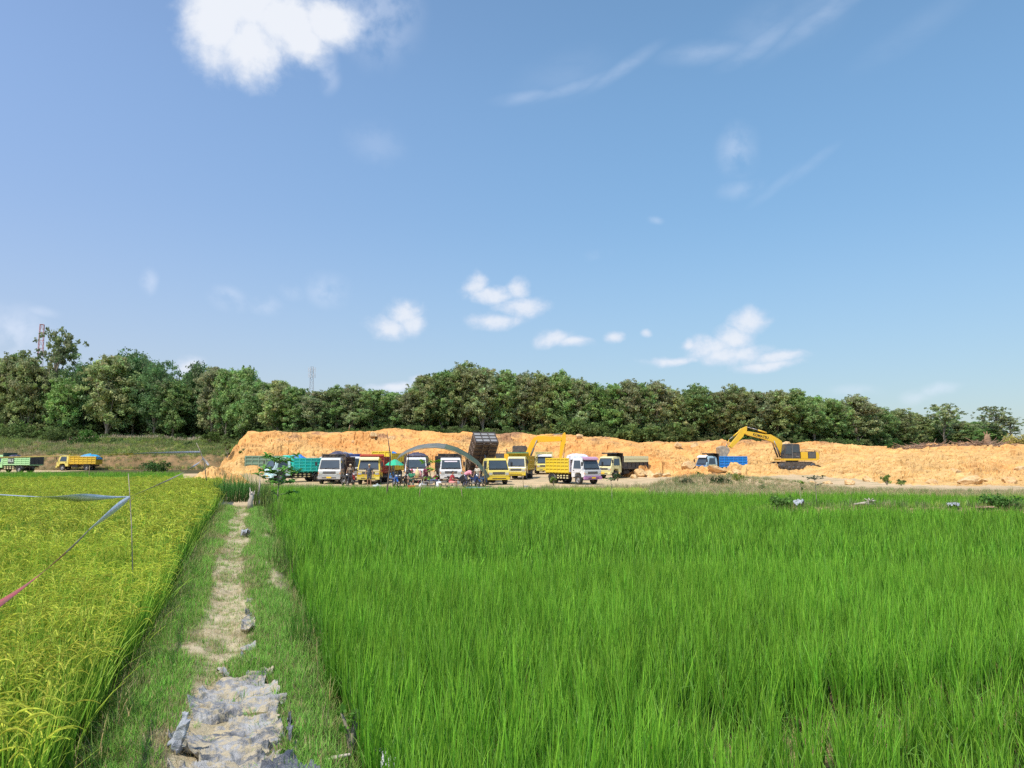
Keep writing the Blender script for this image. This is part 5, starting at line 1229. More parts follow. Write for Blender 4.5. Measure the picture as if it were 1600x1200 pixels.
# ------------------------------------------------------------------ arch shelter and its furniture
D0 = 58.5; gz0 = Hflat(xof(690, D0), D0)
arc = [(610, 742), (613, 724), (622, 711), (635, 703.5), (650, 697.5), (664, 694.5), (680, 693.5), (694, 695.5), (711, 701), (727, 709.5), (743, 721), (754, 734), (761, 746)]
cx0 = xof(688, D0); T = empty('arch_shelter', (cx0, D0, gz0), 0, 'long curved grey-green sheet shelter on bamboo hoops in front of the trucks', 'shelter')
def arcpt(k, y):           # point of the hoop at spread y behind the front
    px, py = arc[k]; p = at(px, py, D0); f = 1 + .055 * y
    return Vector(((p.x - cx0) * (1 + .02 * y), y, max(-.1, (p.z - gz0)) * (f - .075)))
m = MB(); nk = len(arc); ny = 7; vs = []
for j in range(ny):
    for k in range(nk): vs.append(arcpt(k, j / (ny - 1) * 2.0) + Vector((0, 0, .02 * math.sin(k * 5 + j * 2))))
n0 = len(vs); vs += [v + Vector((0, 0, -.018)) + Vector(((v.x) * -.004, 0, 0)) for v in vs]
fs = []
for j in range(ny - 1):
    for k in range(nk - 1):
        a = j * nk + k; fs.append((a, a + 1, a + nk + 1, a + nk)); fs.append((a + n0, a + nk + n0, a + nk + 1 + n0, a + 1 + n0))
for k in range(nk - 1): fs += [(k, k + n0, k + 1 + n0, k + 1), ((ny - 1) * nk + k, (ny - 1) * nk + k + 1, (ny - 1) * nk + k + 1 + n0, (ny - 1) * nk + k + n0)]
m.add(vs, fs, 0, True)
mt, b, out = newmat('shelter_sheet'); n = onoise(1.2, 5, .6); L(mixc(smooth(n.outputs[0], .4, .6), (.34, .35, .32, 1), (.26, .28, .25, 1)), b.inputs['Base Color']); b.inputs['Roughness'].default_value = .6
tr = N('ShaderNodeBsdfTranslucent'); tr.inputs[0].default_value = (.30, .32, .27, 1); mx = N('ShaderNodeMixShader'); mx.inputs[0].default_value = .45; L(b.outputs[0], mx.inputs[1]); L(tr.outputs[0], mx.inputs[2]); L(mx.outputs[0], out.inputs[0])
m.m = [1 if (sum(m.v[i][0] for i in f) / len(f)) > .1 else 0 for f in m.f]
mt0 = mt; mt, b, out = newmat('dark_green_sheet'); n = onoise(1.2, 5, .6); L(mixc(smooth(n.outputs[0], .4, .6), (.055, .085, .05, 1), (.09, .12, .07, 1)), b.inputs['Base Color']); b.inputs['Roughness'].default_value = .7
m.build('sheet', [mt0, mt], T)
M_bamboo = simple('bamboo', (.30, .22, .12), .7, var=.3, scale=10); M_grey_wood = simple('weathered_wood', (.34, .28, .21), .85, var=.35, scale=12)
for y in (0.02, 1.0, 1.98):
    h = MB(); h.tube([arcpt(k, y) + Vector((0, 0, -.06)) for k in range(nk)], .025, 6); h.build('hoop', M_bamboo, T)
for k, y in ((3, .1), (3, 1.9), (9, .1), (9, 1.9), (11, .1)):
    p = arcpt(k, y); h = MB(); h.tube([(p.x, p.y, -.15), (p.x, p.y, p.z - .05)], .03, 6); h.build('post', M_bamboo, T)
# green parasol
x = xof(619, 58.8); T = empty('parasol', (x, 58.0, gz0), 0, 'green parasol at the left foot of the arch shelter', 'parasol')
m = MB(); seg = 10; vs = [(0, 0, 2.12)]
for r_, z in ((.25, 2.03), (.5, 1.88), (.74, 1.68)):
    for k in range(seg): a = 2 * math.pi * k / seg; vs.append((r_ * math.cos(a), r_ * math.sin(a), z - (.03 if k % 2 else 0)))
fs = [(0, 1 + k, 1 + (k + 1) % seg) for k in range(seg)]
for j in range(2):
    for k in range(seg): fs.append((1 + j * seg + k, 1 + (j + 1) * seg + k, 1 + (j + 1) * seg + (k + 1) % seg, 1 + j * seg + (k + 1) % seg))
m.add(vs, fs); m.build('canopy', cloth('parasol_cloth', (.01, .48, .24), .7), T)
m = MB(); m.tube([(0, 0, 0), (0, 0, 2.14)], .02, 8); m.build('pole', M_steel, T)
for k in range(seg):
    a = 2 * math.pi * k / seg; m = MB(); m.tube([(0, 0, 2.08), (.7 * math.cos(a), .7 * math.sin(a), 1.66)], .008, 4); m.build('rib', M_steel, T)
def furn(px, D): x = xof(px, D); return (x, D, Hflat(x, D))
def table(px, D, w, d, h, label, top=(.3, .2, .12), name='table', cat='table'):
    T = empty(name, furn(px, D), R(random.uniform(-12, 12)), label, cat)
    m = MB(); 
    for k in range(4): m.box(-w / 2, w / 2, -d / 2 + k * d / 4 + .01, -d / 2 + (k + 1) * d / 4 - .01, h - .04, h)
    m.build('table_top' if cat == 'table' else 'seat', simple('plank', top, .8, var=.3), T)
    for sx in (-1, 1):
        for sy in (-1, 1): m = MB(); m.box(sx * (w / 2 - .07) - .03, sx * (w / 2 - .07) + .03, sy * (d / 2 - .06) - .03, sy * (d / 2 - .06) + .03, 0, h - .041); m.build('leg', M_grey_wood, T)
    return T
table(652, 55.6, 1.1, .6, .78, 'small wooden table piled with bags of goods under the shelter')
table(680, 55.3, 1.7, .5, .48, 'low long grey bench between the table and the white truck', (.32, .3, .26), 'bench', 'bench')
table(699, 54.3, 1.25, .7, .40, 'slatted wooden bench before the white truck with the black headboard', (.50, .38, .26), 'bench', 'bench')
def sack(px, D, z, sz, col, label, name='sack', cat='sack', seed=0):
    r = np.random.default_rng(seed); m = MB(); m.ell((0, 0, sz[2]), sz, 14, 10)
    m.v = [(v[0] * (1 + .12 * math.sin(v[2] * 20 + seed)), v[1], v[2] + .03 * math.sin(v[0] * 17 + seed)) for v in m.v]
    nck = MB(); p = furn(px, D); o = m.build(name, cloth(name + '_cloth', col, .5), None); o.location = (p[0], p[1], p[2] + z)
    n_ = MB(); n_.tube([(0, 0, sz[2] * 1.9), (0.01, 0, sz[2] * 2.15), (0, .02, sz[2] * 2.35)], [.03, .02, .05], 7); n_.build('knot', cloth(name + '_knot', col, .5), o)
    return tag(o, label, cat)
sack(648.5, 55.6, .78, (.16, .14, .26), (.75, .40, .38), 'pink plastic bag standing at the left of the goods table', 'plastic_bag', 'bag', 1)
sack(652.5, 55.5, .78, (.18, .15, .30), (.80, .62, .30), 'beige plastic bag in the middle of the goods table', 'plastic_bag', 'bag', 2)
sack(656.5, 55.6, .78, (.15, .14, .24), (.70, .30, .28), 'red and white plastic bag at the right of the goods table', 'plastic_bag', 'bag', 3)
sack(659.5, 53.5, 0, (.20, .16, .20), (.70, .72, .74), 'white sack on the ground right of the goods table', 'sack', 'sack', 4)
sack(686, 54.5, 0, (.22, .2, .26), (.72, .73, .75), 'white sack leaning by the left of the slatted bench', 'sack', 'sack', 5)
sack(676, 55.3, .48, (.4, .2, .09), (.05, .08, .18), 'dark blue cloth bundle lying on the low grey bench', 'bundle', 'bundle', 6)
sack(590, 56, 0, (.35, .3, .13), (.55, .60, .62), 'grey-white plastic bundle on the ground below the bright yellow bed', 'bundle', 'bundle', 7)
def bucket(px, D, col, label, r_=.18, h=.30, cat='bucket'):
    T = empty('bucket', furn(px, D), 0, label, cat); m = MB(); m.lathe([(0, .01), (r_ * .75, .01), (r_, h), (r_ * 1.06, h), (r_ * 1.06, h - .02), (r_ * .97, h - .02), (r_ * .72, .03), (0, .03)], (0, 0, 0), 'z', 20); m.build('bucket_wall', paint(col, .4, .1), T)
    m = MB(); m.tube([(r_ * math.cos(a), 0, h + r_ * .8 * math.sin(a)) for a in np.linspace(0, math.pi, 9)], .006, 5); m.build('handle', M_steel, T)
bucket(643.8, 52.4, (.75, .12, .05), 'orange-red bucket before the person with the red cap', .26, .26)
bucket(663, 53.3, (.55, .60, .62), 'grey bucket right of the white sack', .2, .34)
bucket(707, 52.8, (.80, .82, .35), 'pale yellow bucket at the feet of the person in red', .15, .2)
def tray(px, D, col, label):
    T = empty('plastic_tray', furn(px, D), .1, label, 'tray'); m = MB(); w, d, h = .5, .35, .14
    m.box(-w, w, -d, d, 0, .02)
    for a in ((-w, -w + .02, -d, d), (w - .02, w, -d, d), (-w + .021, w - .021, -d, -d + .02), (-w + .021, w - .021, d - .02, d)): m.box(a[0], a[1], a[2], a[3], .021, h)
    m.build('tray_wall', paint(col, .4, .1), T)
    m = MB(); m.box(-w - .03, w + .03, -d - .03, -d - .002, h - .02, h + .005); m.box(-w - .03, w + .03, d + .002, d + .03, h - .02, h + .005); m.build('rim', paint([c * .8 for c in col], .4, .1), T)
tray(740, 53.3, (.12, .35, .65), 'blue plastic tray on the ground right of the dark motorcycles')
tray(749, 52.8, (.55, .68, .62), 'pale green plastic tray to the right of the blue tray')
# two long thin bamboo rails in front of the shelter
def sticks(name, pts, rad, label, cat, mat=None, twig=None, group=None, tape=None):
    p0 = Vector(pts[0]); T = empty(name, p0, 0, label, cat, group)
    m = MB(); m.tube([Vector(p) - p0 for p in pts], rad, 7); m.build('stem', mat or M_bamboo, T)
    if twig:
        m = MB()
        for a, b_ in twig: m.tube([Vector(a) - p0, (Vector(a).lerp(Vector(b_), .5) + Vector((0, 0, .01))) - p0, Vector(b_) - p0], .6 * (rad if not hasattr(rad, '__len__') else rad[-1]), 5)
        m.build('side_twig', mat or M_bamboo, T)
    return T
M_stick = simple('stick_bark', (.16, .11, .08), .85, var=.35, scale=14)
P = lambda x, y, d: tuple(at(x, y, d))
sticks('bamboo_pole', [P(603.5, 795, 33), P(605, 765, 33), P(608.5, 735, 33), P(610, 712, 33), P(607.5, 695, 33), P(604.5, 673, 33)], [.04, .038, .033, .028, .022, .012], 'tall bent brown pole standing in the green rice left of the arch shelter', 'pole', M_stick, [(P(609.5, 715, 33), P(606, 706, 33))])
sticks('stake', [P(652, 800, 31), P(656, 770, 31), P(659, 748, 31)], [.022, .02, .014], 'pale thin stake in the green rice below the goods table', 'stake')
sticks('stake', [P(724.5, 803, 31), P(722, 775, 31), P(719, 752, 31)], [.022, .02, .014], 'pale leaning stake in the green rice below the sitting person in red', 'stake', twig=[(P(721, 765, 31), P(719, 760, 31))])
sticks('stake', [P(758.5, 765, 45), P(756, 735, 45), P(755.5, 722, 45)], [.022, .02, .014], 'thin stake at the right foot of the arch shelter', 'stake')
sticks('stake', [P(818, 763, 50), P(817, 748, 50), P(817.5, 738, 50)], [.02, .018, .012], 'thin stake in the dry grass in front of the pale yellow cab truck', 'stake')
sticks('stake', [P(139, 752, 46), P(139.5, 738, 46), P(140, 728, 46)], [.025, .022, .015], 'thin pale stake in the far rice in front of the left yellow truck', 'stake')
sticks('stake', [P(545, 672, 92), P(547, 664, 92)], [.07, .05], 'short stub on the crest of the bank above the white truck', 'stake')
# trampled rails lying on the ground by the yellow cab truck
# the two tape sticks
s1 = sticks('tape_stick', [P(209, 960, 8.3), P(205.5, 820, 8.35), P(203, 776, 8.4), P(200.5, 740, 8.4)], [.006, .0055, .005, .004], 'thin grey stick in the ripe rice holding the near silver tapes', 'stick', M_grey_wood, [(P(204, 800, 8.35), P(199, 790, 8.2)), (P(203.5, 785, 8.4), P(209, 778, 8.3))])
s2 = sticks('tape_stick', [P(323, 752, 36), P(319, 722, 36), P(312.5, 704, 36), P(307, 692, 36)], [.022, .02, .018, .01], 'farther leaning stick by the soil heap holding the long yellow and grey tape', 'stick', M_grey_wood, [(P(314, 711, 36), P(325, 728, 36)), (P(316, 716, 36), P(309, 722, 36))])
# tapes: thin twisted ribbons, each a folded strip
def foil(name, c1, c2, metal, rough):
    m, b, out = newmat(name); t = N('ShaderNodeTexCoord'); s_ = N('ShaderNodeSeparateXYZ'); L(t.outputs['UV'], s_.inputs[0]); n = onoise(9, 4)
    L(mixc(smooth(n.outputs[0], .4, .6), c4(c1), c4(c2)), b.inputs['Base Color']); b.inputs['Metallic'].default_value = metal; b.inputs['Roughness'].default_value = rough; bump(b, n.outputs[0], .3, .01); return m
def ribbon(name, a, b_, sag, width, twists, mats, label, n=60, ang0=0.0, widf=None, colsplit=None):
    a = Vector(a); b_ = Vector(b_); d = (b_ - a).normalized(); u = d.cross(Vector((0, 0, 1))).normalized(); w = u.cross(d)
    m = MB(); vs = []
    for i in range(n + 1):
        t = i / n; p = a.lerp(b_, t) + Vector((0, 0, -sag * 4 * t * (1 - t))); an = ang0 + twists * math.pi * (t if widf is None else t)
        ww = width * (widf(t) if widf else 1)
        e = (u * math.cos(an) + w * math.sin(an)) * ww / 2; f_ = (w * math.cos(an) - u * math.sin(an)) * .0009
        vs += [p - e - f_, p + e - f_, p + e + f_, p - e + f_]
    fs = []; ms = []
    for i in range(n):
        for k in range(4): fs.append((4 * i + k, 4 * i + (k + 1) % 4, 4 * i + 4 + (k + 1) % 4, 4 * i + 4 + k)); ms.append(0 if colsplit is None or (i / n) < colsplit else 1)
    m.add(vs, fs); m.m = ms; 
    for q_, mm in enumerate(m.m): m.sm[q_] = True
    return tag(m.build(name, mats), label, 'tape')
F_sil = foil('silver_foil', (.70, .74, .80), (.55, .60, .66), .35, .35); F_red = foil('red_foil', (.50, .06, .05), (.34, .10, .05), .3, .4); F_yel = foil('yellow_foil', (.75, .50, .05), (.6, .38, .05), .3, .4); F_brn = foil('brown_foil', (.30, .20, .12), (.42, .34, .24), .3, .5); F_gry = foil('grey_foil', (.50, .49, .50), (.40, .36, .34), .3, .45)
j1 = P(203, 776, 8.4); j2 = P(313, 706, 36)
ribbon('silver_tape', j1, P(-14, 772, 6.9), .02, .095, 1.0, [F_sil, F_gry], 'shining silver tape running left across the ripe rice from the near stick', ang0=1.0, widf=lambda t: .12 + .95 * math.exp(-((t - .45) / .23) ** 2))
ribbon('silver_tape', j1, P(138, 829, 5.6), .0, .055, .35, [F_sil], 'short silver tape slanting down to the left from the near stick', ang0=.9, widf=lambda t: .35 + .75 * math.sin(math.pi * t ** .8))
ribbon('red_tape', P(138, 829, 5.6), P(-20, 955, 3.1), .03, .075, .6, [F_brn, F_red], 'red and brown tape continuing to the lower left edge of the photo', ang0=1.3, colsplit=.35, widf=lambda t: .10 + .6 * t)
ribbon('brown_tape', j1, P(318, 716, 35.8), .10, .06, 2.5, [F_brn, F_gry], 'thin brown tape rising right from the near stick to the far stick', ang0=.5, n=80, colsplit=.6, widf=lambda t: .16 + 1.2 * t)
ribbon('long_tape', j2, P(-30, 716, 19), .0, .14, 1.1, [F_gry, F_yel], 'long yellow and grey tape from the far stick across to the left edge', ang0=.9, n=90, colsplit=.45, widf=lambda t: .75 - .45 * t)
ribbon('loose_tape', P(316, 714, 36), P(326, 727, 35.9), .0, .10, .4, [F_gry], 'loose tape end hanging from the far stick', n=10, ang0=.8)

# ------------------------------------------------------------------ saplings, bushes, weeds
M_sap = leafmat('sapling_leaf', .35, .45)
def big_leaves(r, base, n, ln, wd, col, droop=.45, upw=.55, seg=4, colv=.2):
    V = []; Q = []; C = []; b = 0
    for i in range(n):
        az = r.uniform(0, 6.28); p = np.array(base[r.integers(0, len(base))], float); a = r.uniform(-.2, 1.6) * upw; d = np.array([math.cos(az), math.sin(az), 0]); sd = np.array([-d[1], d[0], 0]); l = ln * r.uniform(.6, 1.2); c = np.array(col) * r.uniform(1 - colv, 1 + colv)
        roll = r.uniform(-.5, .5); sd = sd * math.cos(roll) + np.array([0, 0, 1]) * math.sin(roll)
        for k in range(seg + 1):
            t = k / seg; w = wd * math.sin(math.pi * min(.97, t * .9 + .08)) ** .8 * .5
            V += [p - sd * w, p + np.array([0, 0, -w * .25]), p + sd * w]; C += [c, c * 1.1, c]
            p = p + (d * math.cos(a) + np.array([0, 0, math.sin(a)])) * l / seg; a -= droop / seg * 2
        for k in range(seg):
            for j in range(2): Q.append([b + 3 * k + j, b + 3 * k + j + 1, b + 3 * k + j + 4, b + 3 * k + j + 3])
        b += 3 * (seg + 1)
    return np.array(V), np.array(Q), np.clip(np.array(C), 0, 1)
def sapling(px, py0, D, py1, w, label, col, n=40, ln=.28, wd=.11, seed=1, branches=6, low=.45, name='sapling', cat='sapling', ground=None, group=None):
    b = at(px, py0, D); top = at(px, py1, D); H = top.z - b.z; r = np.random.default_rng(seed)
    T = empty(name, b, 0, label, cat, group); m = MB(); pts = [(0, 0, -.1)]; x = y = 0
    for k in range(1, 6): x += r.normal(0, .03) * H * .3; y += r.normal(0, .02); pts.append((x, y, H * .95 * k / 5))
    rr = max(.008, .013 * H); m.tube(pts, [rr * (1 - .12 * k) for k in range(6)], 6)
    ends = [pts[-1]]
    for k in range(branches):
        t = low + (.95 - low) * (k + .5) / branches; i = min(4, int(t / .95 * 5)); p = Vector(pts[i]).lerp(Vector(pts[i + 1]), .5); az = k * 2.4 + r.uniform(-.4, .4); L_ = w * .5 * r.uniform(.5, 1.0)
        q1 = p + Vector((math.cos(az) * L_, math.sin(az) * L_ * .8, L_ * r.uniform(.1, .5))); m.tube([p, p.lerp(q1, .5) + Vector((0, 0, .04)), q1], [rr * .5, rr * .4, rr * .25], 5)
        for t_ in (.45, .75, 1): e = p.lerp(q1, t_); ends.append((e.x, e.y, e.z))
    m.build('stem', M_grey_wood, T)
    V, Q, C = big_leaves(r, ends, n, ln, wd, col)
    obj('leaves', np_mesh('leaves', V, Q, M_sap, {'col': C}), T)
    return T
sapling(433, 800, 27.5, 711, 1.5, 'leafy dark green sapling at the end of the path in front of the turquoise truck', (.20, .44, .08), 420, .24, .10, 1, 18, .32)
sapling(671, 778, 45, 716, 1.1, 'sparse bright green sapling in front of the trucks under the arch shelter', (.17, .38, .03), 34, .36, .20, 2, 5, .35)
sapling(955, 792, 27, 745, .45, 'thin sapling with a small green tuft in the rice below the cream truck', (.10, .19, .06), 34, .13, .05, 3, 4, .78)
sapling(1276, 792, 26.2, 743, .75, 'small sapling with flat dark crown at the right crossing bank', (.08, .12, .05), 80, .11, .05, 4, 8, .72)
sapling(1252, 792, 26.5, 750, .35, 'slender sapling with yellow-green leaves left of the flat crowned one', (.22, .33, .05), 22, .16, .06, 5, 3, .7)
sapling(1190, 775, 33, 757, .3, 'tiny green seedling in the rice edge right of the blue truck', (.14, .22, .06), 18, .12, .05, 7, 3, .5)
def bush(px, py0, D, w, h, label, kind=(.07, .12, .03), n=16, size=.16, seed=1, name='bush', cat='bush', per=34, group=None):
    b = at(px, py0, D); r = np.random.default_rng(seed); T = empty(name, b, 0, label, cat, group)
    cs = r.normal(0, 1, (n, 3)); cs /= np.linalg.norm(cs, axis=1)[:, None]; cs = cs * np.array([w * .42, w * .35, h * .42]) * r.uniform(.3, 1, (n, 1)) + np.array([0, 0, h * .52])
    m = MB()
    for c in cs: m.tube([(0, 0, -.1), (c[0] * .5, c[1] * .5, c[2] * .45), tuple(c)], [.02, .014, .006], 5, cap=False)
    m.build('branches', M_grey_wood, T)
    V, Q, C = leaf_cloud(r, cs, np.full(n, w * .17), per, size, np.array(kind)[None] * r.uniform(.6, 1.4, (n, 1)))
    obj('leaves', np_mesh('leaves', V, Q, M_leaf, {'col': C}), T); return T
bush(1126, 764, 56, 1.7, 1.05, 'dark green bush on the dry hump in front of the blue truck', (.06, .10, .03), 22, .12, 1)
bush(1153, 760, 57, 1.3, .9, 'yellow-green bush right of the dark bush on the dry hump', (.28, .34, .05), 14, .11, 2)
bush(1143, 751, 61, 1.4, .7, 'small green bush at the rear wheel of the blue truck', (.14, .20, .05), 10, .12, 22)
bush(1072, 762, 56, 1.3, .7, 'grey-green scrubby bush left of the blue truck cab', (.12, .14, .06), 14, .12, 3)
bush(1092, 749, 60, .9, .6, 'small yellow-green shrub before the blue truck cab', (.24, .26, .05), 9, .11, 4)
bush(1192, 768, 52, 1.0, .6, 'low light green shrub on the dry verge below the right excavator', (.22, .27, .08), 9, .11, 5)
bush(1386, 756, 55, 1.0, .65, 'low green weed clump at the foot of the pale rocks on the right', (.20, .28, .06), 12, .12, 6)
bush(1408, 757, 55, .8, .35, 'second lower weed clump at the foot of the pale rocks on the right', (.20, .26, .07), 8, .11, 16)
bush(865, 757, 52, .7, .75, 'light green weed bush in front of the yellow bed of the white and pink truck', (.20, .28, .06), 12, .10, 7)
bush(965, 750, 62, 1.0, .65, 'dark green bush under the front wheel of the cream truck', (.07, .12, .04), 10, .11, 8)
bush(139, 702, 122, 4.6, 3.2, 'bright green shrub high on the left slope above the yellow truck', (.08, .19, .03), 26, .32, 9)
bush(118, 700, 121, 3.2, 1.6, 'low green shrub left of the bright shrub on the left slope', (.07, .15, .03), 16, .3, 10)
bush(180, 697, 123, 2.6, 1.4, 'green tussock on the left slope right of the bright shrub', (.09, .16, .04), 12, .28, 23)
bush(295, 698, 123, 1.5, .9, 'small round dark green bush on the left slope near the bank corner', (.04, .10, .03), 12, .2, 11)
bush(328, 690, 124, 3.4, 1.8, 'yellow-green brush at the top left corner of the earth bank', (.12, .18, .04), 18, .3, 12)
bush(232, 742, 100, 3.6, 2.0, 'tall green weeds at the foot of the left cut slope', (.08, .16, .04), 18, .24, 13)
bush(252, 742, 98, 3.0, 1.7, 'second clump of tall green weeds right of the first at the cut slope', (.07, .15, .03), 14, .24, 14)
bush(355, 715, 79, 1.0, 2.2, 'creeping weeds on the left flank of the earth bank', (.14, .18, .05), 12, .16, 15)
bush(377, 712, 79, .8, .7, 'small green clump growing in the bank left of the dull green truck bed', (.16, .2, .06), 8, .14, 17)
bush(1590, 697, 118, 6, 1.6, 'yellowed maize plants on the bank crest at the right edge', (.38, .34, .10), 24, .34, 18, 'maize_plants', 'maize')
bush(1398, 703, 108, 3.4, 1.6, 'low bright green shrub on the crest left of the brushwood heap', (.06, .16, .03), 14, .28, 19)
bush(1560, 793, 24.2, 1.4, .38, 'low dark green weeds at the right end of the crossing bank', (.12, .25, .05), 18, .10, 20)
bush(1222, 794, 24.2, 1.1, .36, 'low green weeds on the crossing bank left of the grey plastic', (.16, .30, .06), 16, .09, 21)
bush(550, 1150, 4.9, .26, .2, 'small broad-leaved weed on the path bank at the lower right of the plastic', (.14, .30, .04), 6, .05, 24, 'weed', 'weed', 9)
# tall reeds at the far end of the path
def reeds(px, py0, D, h, w, n, label, cols, seed, name='reed_clump', cat='reeds', width=.022):
    b = at(px, py0, D); v, f, c = blades(n, w, h, .3, width, .12, .6, 6, cols, .2, seed=seed)
    T = empty(name, b, 0, label, cat); obj('blades', np_mesh('blades', v, f, M_rice, {'col': c}), T)
    v, f, c = blades(n // 4, w * .8, h * .5, .3, width * .8, .6, .8, 4, D1, .2, seed=seed + 5); obj('dead_blades', np_mesh('dead_blades', v, f, M_straw, {'col': c}), T); return T
RC = ((.06, .13, .03), (.10, .25, .05), (.17, .36, .07))
reeds(365, 784, 29, .95, .7, 380, 'dense tall green grass clump at the left of the path end', RC, 1)
reeds(388, 782, 31, .7, .8, 240, 'tall green grass clump behind the pale stump at the path end', RC, 2)
reeds(412, 795, 26, .95, .35, 110, 'tall mixed dry and green blades right of the pale stump', ((.12, .12, .05), (.16, .24, .05), (.3, .32, .1)), 3)
reeds(424, 815, 21, .75, .35, 90, 'loose pale green blades at the path bank right of the small plastic scrap', ((.10, .13, .04), (.18, .28, .05), (.3, .36, .1)), 4, width=.012)
reeds(440, 890, 12, .55, .28, 90, 'loose tuft of long grass leaning over the right side of the path', ((.08, .12, .03), (.14, .26, .04), (.26, .34, .08)), 5, width=.008)
reeds(475, 1010, 7.2, .42, .2, 90, 'dense bright grass tuft right of the plastic on the path bank', ((.06, .12, .02), (.11, .25, .03), (.2, .33, .05)), 6, width=.006)
reeds(1215, 1140, 6.9, .92, .05, 9, 'long arching pale green leaves rising out of the rice at the near right', ((.14, .26, .03), (.24, .42, .05), (.30, .46, .08)), 7, width=.020)
# ------------------------------------------------------------------ stump, driftwood, brushwood, boulders
def stump(px, py0, D, h, w, label, seed, lean=(0, 0), spikes=3, mat=None, name='tree_stump', cat='stump'):
    b = at(px, py0, D); r = np.random.default_rng(seed); T = empty(name, b, 0, label, cat)
    m = MB(); m.tube([(0, 0, -.1), (lean[0] * .4, 0, h * .35), (lean[0] * .8, 0, h * .7), (lean[0], 0, h)], [w * .62, w * .48, w * .42, w * .30], 9)
    m.v = [(v[0] + .02 * math.sin(v[2] * 30 + v[1] * 20), v[1], v[2] + (r.uniform(-.05, .08) if v[2] > h * .9 else 0)) for v in m.v]; m.build('wood', mat or M_palewood, T)
    m = MB()
    for k in range(spikes):
        a = k * 2.1 + .4; m.tube([(lean[0] * .7, 0, h * .55), (lean[0] + math.cos(a) * w * .6, math.sin(a) * .1, h * r.uniform(1.05, 1.7))], [w * .16, w * .05], 6)
    m.build('splinters', mat or M_palewood, T); return T
M_palewood = simple('pale_dead_wood', (.46, .39, .32), .85, var=.25, scale=10, bmp=.5)
M_brush = simple('brushwood_bark', (.30, .19, .12), .9, var=.4, scale=5)
stump(391, 790, 25, .38, .17, 'pale broken stump standing at the far end of the path', 1, (.03, 0), 4)
stump(401, 784, 26, .7, .06, 'thin pale split stake right of the stump at the path end', 2, (.08, 0), 2, name='split_stake', cat='stake')
stump(1543, 693, 111, 1.3, .9, 'brown cut tree stump on the bank crest at far right', 3, (0, 0), 3, mat=simple('stump_brown', (.30, .19, .11), .9, var=.3, scale=4))
def clod(px, D, r_, label, mat, seed, zf=.35, name='boulder', cat='boulder', group='boulders on the earth bank', py=None):
    x = xof(px, D); z = Hs(x, D) if py is None else at(px, py, D).z
    bm = bmesh.new(); bmesh.ops.create_icosphere(bm, subdivisions=4, radius=1)
    V = np.array([v.co[:] for v in bm.verts]); rg = np.random.default_rng(seed)
    for k in range(16):
        n = rg.normal(0, 1, 3); n /= np.linalg.norm(n); c = rg.uniform(.55, .85); d = V @ n; V = V - np.maximum(d - c, 0)[:, None] * n[None]
    V *= (1 + (fbm(V[:, 0] * 3 + seed, V[:, 1] * 3 + V[:, 2] * 2, seed, 4) - .5) * .3)[:, None]
    for v, c in zip(bm.verts, V): v.co = c
    me = bpy.data.meshes.new(name); bm.to_mesh(me); bm.free(); me.materials.append(mat)
    o = obj(name, me, None, (x, D, z + r_[2] * zf), (rg.uniform(-.3, .3), rg.uniform(-.3, .3), rg.uniform(0, 6))); o.scale = r_
    return tag(o, label, cat, group)
M_boul = ground_mat('boulder_earth', [(.66, .42, .18), (.70, .50, .27), (.45, .26, .12)], (1.2, 3), fine=14, bd=.06)
BL = [(1000, 76.5, (.75, .7, .6), 'big orange boulder right of the cream truck tail'), (1013, 77, (.95, .8, .65), 'largest boulder of the rubble right of the cream truck'), (1028, 76.5, (.6, .5, .4), 'rounded boulder right of the largest one'), (990, 75, (.45, .4, .35), 'small boulder at the rear wheel of the cream truck'),
      (1042, 77, (.5, .45, .35), 'pale boulder between the rubble and the dry hump'), (1075, 80, (1.1, .8, .6), 'pale round boulder just left of the blue truck cab'), (1118, 77.5, (1.3, .6, .45), 'yellow boulder hiding the front wheel of the blue truck'), (1150, 77.5, (.9, .5, .35), 'low boulder hiding the middle of the blue truck'),
      (1325, 62, (.55, .4, .4), 'dark-cracked boulder in the pale rocks right of the small sapling'), (1355, 68, (.7, .5, .4), 'flat boulder in the middle of the right bank'), (1410, 75, (.9, .6, .4), 'flat slab on the right bank above the driftwood'), (1455, 60, (.55, .45, .35), 'pale boulder at the bank foot, right of the weeds'),
      (1490, 66, (.8, .6, .45), 'pale broken slab left of the large pale face'), (1515, 58.5, (1.2, .7, .65), 'largest pale yellow boulder at the foot of the right bank'), (1545, 63, (.6, .5, .4), 'boulder behind the largest pale yellow one'), (1575, 59, (.6, .5, .4), 'boulder near the right edge at the bank foot'),
      (1292, 60, (.45, .4, .35), 'boulder left of the dark-cracked one'), (1270, 62, (.4, .35, .3), 'small boulder under the right excavator on the lower bank'), (1590, 70, (.8, .5, .4), 'slab at the right edge of the photo halfway up the bank'), (1060, 101, (.8, .6, .5), 'block on the crest above the dry hump'), (1085, 102.5, (1.2, .8, .55), 'heaped block on the crest left of the right excavator bucket'),
      (610, 91.5, (.7, .5, .35), 'block on the bank crest beside the tall bare pole'), (582, 90, (.6, .5, .4), 'block on the bank crest above the yellow cab with red board'), (553, 89.5, (.5, .4, .4), 'block on the bank crest above the blue-bedded truck'), (905, 102, (.6, .5, .4), 'block on the crest above the white and pink truck'), (1228, 104, (1.0, .6, .4), 'block on the crest right of the excavator boom')]
for i, (px, D, r_, lb) in enumerate(BL): clod(px, D, r_, lb, M_boul, 500 + i, .25)
